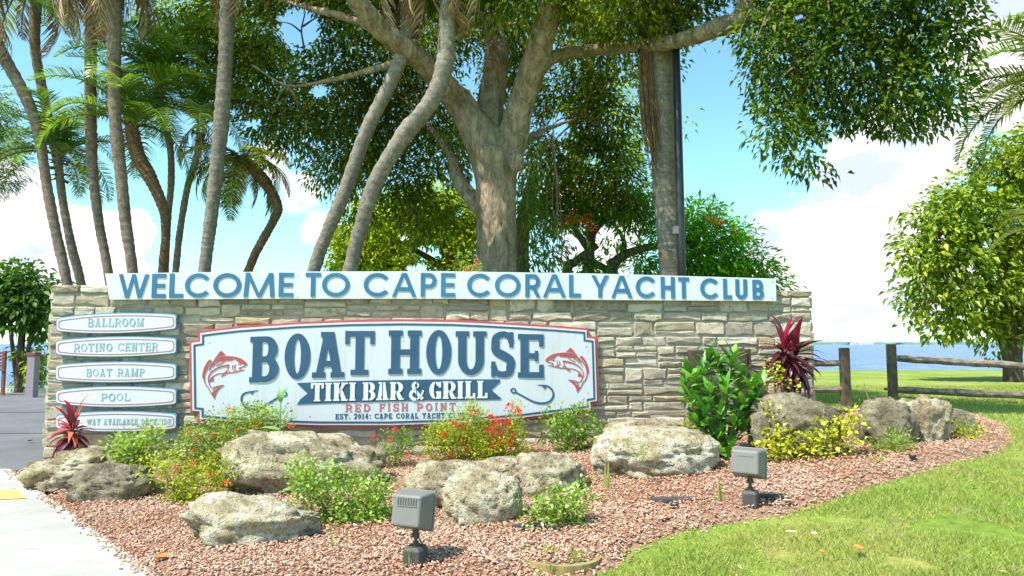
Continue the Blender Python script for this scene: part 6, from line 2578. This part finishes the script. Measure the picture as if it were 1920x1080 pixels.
def fronds(kind):
    if kind not in FR:
        if kind == 'green':
            FR[kind] = [frond_mesh(random.uniform(1.5, 1.9), R(random.uniform(40, 60)), R(random.uniform(-75, -50)), .52, 46) for _ in range(4)]
            m = 'palm_leaf'
        elif kind == 'yellow':
            FR[kind] = [frond_mesh(random.uniform(1.4, 1.8), R(random.uniform(10, 30)), R(random.uniform(-85, -70)), .48, 46) for _ in range(3)]
            m = 'palm_leaf_yellow'
        elif kind == 'feather':
            FR[kind] = [frond_mesh(random.uniform(1.5, 1.8), R(random.uniform(0, 15)), R(random.uniform(-105, -90)), .42, 44, vee=-.2) for _ in range(3)]
            m = 'canopy_leaf'
        else:
            FR[kind] = [frond_mesh(random.uniform(1.2, 1.7), R(random.uniform(-20, 0)), R(random.uniform(-100, -88)), .45, 30, True) for _ in range(3)]
            m = 'dead_frond'
        for me in FR[kind]:
            me.materials.append(MATS[m])
    return FR[kind]


def palm(label, px, radii, Y, crown=None, bark='grey_palm_bark', group=None, boots=False):
    """px: trunk pixels from the top of the wall up; crown: list of (kind, count, elevation spread, scale)"""
    k = Y / FPX
    P = PX(Y, *px)
    foot = P[0] + (P[0] - P[1]).normalized() * 0
    dxy = (P[0] - P[1])
    g = Tf(P[0].x, P[0].y)
    s = (P[0].z - g) / max(.1, -dxy.z) if dxy.z < 0 else 1
    base = Vector((P[0].x + dxy.x * s * .9, P[0].y, g - .1))
    org = Vector((base.x, base.y, g))
    t = thing('palm_tree', label, 'palm tree', org, 0, group)
    pts = catmull([base - org] + [p - org for p in P], 110)
    rad = interp([radii[0] * 1.25 * k] + [r * k for r in radii], 110)
    lump = [random.uniform(-.05, .05) for _ in range(20)]
    rad = [r * (1 + (.055, .01, -.035)[i % 3] + lump[i * 19 // 111] + random.uniform(-.02, .02)) for i, r in enumerate(rad)]
    mb = MB()
    mb.tube(pts, rad, 14)
    mb.build('trunk', bark, t, smooth=True)
    top = pts[-1]
    up = (pts[-1] - pts[-4]).normalized()
    if crown:
        if boots:
            mb = MB()
            for i in range(26):
                f = random.uniform(0, 1)
                c = top - up * f * .55
                az = random.uniform(0, 6.28)
                d = Vector((math.cos(az), math.sin(az), random.uniform(-.6, .9))).normalized()
                mb.tube([c + d * rad[-1] * .5, c + d * (rad[-1] + .09)], [.03, .012], 4)
            mb.build('boots', 'brown_palm_bark', t)['kind'] = 'stuff'
        for kind, n, e0, e1, sc in crown:
            for i in range(n):
                az = i * 2.39996 + random.uniform(-.3, .3) + (len(label) % 7)
                el = e0 + (e1 - e0) * (i + .5) / n + random.uniform(-.1, .1)
                o = bpy.data.objects.new('frond', random.choice(fronds(kind)))
                COL.objects.link(o)
                o.parent = t
                o.matrix_local = Matrix.Translation(top - up * random.uniform(0, .15)) @ Matrix.Rotation(az, 4, 'Z') @ Matrix.Rotation(-el, 4, 'Y') @ Matrix.Scale(sc * random.uniform(.85, 1.1), 4)
                if kind == 'dead':
                    o['label'] = 'dry brown hanging frond'
    return t


GL = 'slim palms at the left behind the wall'
palm('outermost left thin palm, bending out of the left edge of the photo', [(126, 532), (108, 450), (90, 360), (74, 260), (52, 190), (0, 95), (-50, 10)], [9, 9, 9, 9, 10, 12, 12], 12.2,
     [('green', 10, -.2, .9, 1.1), ('dead', 4, -.3, .2, 1.0)], 'palm_bark', GL)
palm('second thin palm from the left, with its green crown half way up', [(152, 532), (136, 470), (120, 390), (112, 330), (108, 285)], [8, 8, 7, 7, 8], 13.0,
     [('green', 13, -.5, .9, .9), ('yellow', 4, -.3, .2, .8)], 'palm_bark', GL, True)
palm('thin palm hidden low down behind the low-crowned one, its trunk bowing left above it', [(152, 532), (136, 470), (120, 390), (108, 310), (86, 200), (66, 90), (68, 0), (72, -60)], [6, 6, 7, 7, 8, 9, 10, 10], 13.6,
     [('yellow', 12, -.4, .8, 1.25), ('dead', 4, -.7, 0, 1.3)], 'palm_bark', GL)
palm('third thin palm from the left, right of the low-crowned one', [(203, 512), (186, 420), (174, 320), (170, 220), (170, 100), (172, -20), (172, -110)], [8, 8, 9, 10, 10, 10, 10], 12.0,
     [('green', 12, -.4, .9, 1.1), ('dead', 8, -.9, .2, 1.45)], 'palm_bark', GL)
palm('straight pale palm, fourth from the left, leaving the frame at the top', [(249, 512), (236, 420), (226, 320), (216, 220), (214, 110), (215, 0), (216, -100)], [9, 10, 11, 11, 12, 14, 14], 11.4,
     [('green', 10, -.3, .9, 1.1), ('dead', 6, -.9, .1, 1.2)], 'palm_bark', GL)
palm('palm with a shaggy brown kinked trunk and low green crown, fifth from the left', [(305, 512), (311, 440), (306, 390), (280, 330), (258, 290), (246, 235)], [8, 8, 9, 13, 13, 12], 12.0,
     [('green', 15, -.3, 1.0, 1.0), ('dead', 4, -.8, -.2, .6)], 'brown_palm_bark', GL, True)
palm('slim dark palm rising beside the shaggy kinked one, its crown high in the green', [(310, 512), (314, 420), (321, 340), (318, 270), (300, 200), (298, 150)], [6, 6, 6, 6, 7, 8], 12.9,
     [('green', 14, -.3, 1.0, 1.05), ('yellow', 3, -.4, .2, .9)], 'palm_bark', GL, True)
palm('slim dark palm with a brown hanging skirt, just left of the thick pale palm', [(329, 512), (338, 430), (352, 350), (370, 290), (378, 225)], [6, 6, 6, 6, 8], 12.7,
     [('green', 11, -.2, 1.0, .95), ('dead', 5, -.6, 0, .7)], 'palm_bark', GL, True)
palm('thick pale palm trunk standing between the slim group and the short dark palm', [(383, 512), (393, 430), (405, 330), (416, 220), (423, 110), (428, 0), (431, -110)], [11, 12, 13, 14, 14, 15, 15], 11.0,
     [('green', 12, -.3, .9, 1.2), ('dead', 4, -.7, 0, 1.0)], 'grey_palm_bark', GL)
palm('short dark leaning palm with drooping feathery fronds left of the two big leaning trunks', [(464, 512), (486, 462), (512, 415), (520, 385), (492, 335), (452, 295)], [8, 8, 8, 9, 11, 11], 12.4,
     [('feather', 16, -.5, .7, .85), ('dead', 6, -.6, 0, .7)], 'brown_palm_bark', GL, True)
GB = 'two big leaning palm trunks left of the shade tree'
palm('long leaning grey palm trunk, left of two crossing in front of the shade tree', [(588, 508), (612, 440), (650, 350), (690, 240), (730, 160), (757, 90), (768, 0), (772, -110)], [12, 12, 13, 14, 14, 14, 14, 13], 10.6,
     [('dead', 8, -.9, -.2, 1.2), ('green', 10, -.2, .9, 1.2)], 'grey_palm_bark', GB)
palm('S-curved grey palm trunk, right of two crossing in front of the shade tree', [(656, 508), (676, 430), (705, 340), (760, 250), (808, 190), (834, 120), (838, 40), (846, -60), (848, -120)], [13, 14, 15, 17, 17, 17, 16, 15, 14], 10.2,
     [('dead', 7, -.9, -.2, 1.2), ('green', 10, -.2, .9, 1.2)], 'grey_palm_bark', GB)
roy = palm('thick upright grey palm trunk next to the black light pole', [(1257, 518), (1252, 430), (1245, 330), (1240, 220), (1233, 130), (1228, 20), (1226, -110)], [21, 21, 22, 26, 30, 30, 28], 11.0,
           [('green', 12, -.2, .9, 1.3)], 'grey_palm_bark')
mb = MB()
for i in range(70):
    x = random.uniform(1198, 1222)
    y0 = random.uniform(60, 180)
    y1 = y0 + random.uniform(60, 190)
    sl_ = (y1 - 100) * .075
    Yd = 10.72 + random.uniform(0, .08)
    mb.tube(catmull([at(x, y0, Yd), at(x + sl_ * .5 + random.uniform(-4, 4), (y0 + y1) / 2, Yd - .03), at(x + sl_ + random.uniform(-5, 5), y1, Yd)], 5), interp([.014, .012, .004], 5), 4)
mb.V = [tuple(Vector(v) - roy.location) for v in mb.V]
o = mb.build('hanging_fibre', 'brown_palm_bark', roy)
o['label'] = 'brown fibrous sheath hanging down the left of the trunk'
p = at(1247, 478, 10.62) - roy.location
mb = MB()
mb.box(p.x - .035, p.x + .035, p.y - .02, p.y + .06, p.z - .08, p.z + .06)
mb.build('tag_plate', 'cover_rim', roy, bevel=.004)
# palm whose fronds reach in from the right edge
palm('palm reaching in from the right edge with drooping yellow-green fronds above the shore tree', [(2040, 620), (2030, 450), (2010, 300), (1995, 150)], [16, 15, 14, 13], 12.5,
     [('yellow', 14, -.1, .8, 1.25), ('green', 6, .3, 1.1, 1.2), ('yellow', 5, -.4, 0, 1.1)], 'grey_palm_bark')
palm('low palm at the right edge, one pale frond hanging in front of the shore tree', [(1990, 700), (1985, 600), (1975, 500), (1965, 420)], [10, 10, 10, 9], 15,
     [('yellow', 9, -.2, .8, .9)], 'grey_palm_bark')

# ------------------------------------------------------------------ far left: slatted board and pillar
Yb = 20.3
p = at(-6, 690, Yb)
t = thing('slatted_board', 'red brown slatted board at the very left edge beyond the road', 'board', (p.x, Yb, Tf(p.x, Yb)))
z0, z1 = at(0, 696, Yb).z, at(0, 659, Yb).z
for i in range(6):
    mb = MB()
    a = z0 + (z1 - z0) * i / 6
    mb.box(-.55, .24, -.03, .01, a + .012, a + (z1 - z0) / 6 - .012)
    mb.build('slat', 'slat_redbrown', t)
for x in (-.5, .18):
    mb = MB()
    mb.box(x - .04, x + .04, .012, .08, -.1, z1 + .02)
    mb.build('post', 'slat_redbrown', t)
Yb = 19.6
p = at(62, 690, Yb)
t = thing('mauve_pillar', 'small mauve grey pillar with a dark red top beyond the road', 'pillar', (p.x, Yb, Tf(p.x, Yb)))
z0, z1 = 0, at(62, 661, Yb).z
mb = MB()
mb.box(-.11, .11, -.11, .11, -.05, z1 - .09)
mb.build('shaft', 'post_mauve', t, bevel=.01)
mb = MB()
mb.box(-.13, .13, -.13, .13, z1 - .09, z1)
mb.build('cap', 'slat_redbrown', t, bevel=.01)

# ------------------------------------------------------------------ far shore
def far_shore():
    Y = 2200
    V, F = [], []
    xs = np.linspace(-1500, 3000, 420)
    for i, x in enumerate(xs):
        n1 = noise.fractal(Vector((x * .012, 3, 0)), 1.0, 2.0, 5)
        h = 8.5 + 4.5 * n1
        if x < 880:
            h *= .75
        h = max(1.5, h)
        for dy, hh in ((0, -1), (6, h * .7), (25, h), (60, h * .8), (80, -1)):
            V.append((x, Y + dy + 12 * noise.noise(Vector((x * .02, dy, 0))), hh - .6))
    for i in range(len(xs) - 1):
        for j in range(4):
            a = i * 5 + j
            F.append((a, a + 5, a + 6, a + 1))
    o = obj('far_shore_woods', py_mesh('far_shore_woods', V, F), 'far_green', smooth=False)
    tag(o, 'thin line of distant green woods on the far shore along the horizon', 'far woods', kind='stuff')
    for k, (x0, x1, h, lab) in enumerate(((1598, 1612, 5.0, 'low white building on the far shore, left of the two'), (1613, 1637, 8.0, 'larger white building on the far shore, right of the two'))):
        Yb = 2150
        a, b = at(x0, 640, Yb).x, at(x1, 640, Yb).x
        t = thing('distant_building', lab, 'building', ((a + b) / 2, Yb, -.6), 0, 'white buildings on the far shore')
        w = (b - a) / 2
        mb = MB()
        mb.box(-w, w, 0, 14, -1, h)
        mb.build('wall', 'white_building', t)
        mb = MB()
        mb.box(-w * .5, w * .3, 1, 10, h, h + 2.5)
        mb.build('penthouse', 'white_building', t)
        for r in range(2):
            mb = MB()
            mb.box(-w * .92, w * .92, -.25, .05, 1.6 + r * (h * .45), 2.4 + r * (h * .45))
            mb.build('window_band', 'window_dark', t)


m, t_, out = newmat('far_green')
c = RAMP(t_, noise_n(t_, tcoord(t_), .03, 6), [(.35, (.10, .19, .18)), (.65, (.16, .26, .20))])
t_.links.new(principled(t_, c, 1, .0), out.inputs[0])
far_shore()
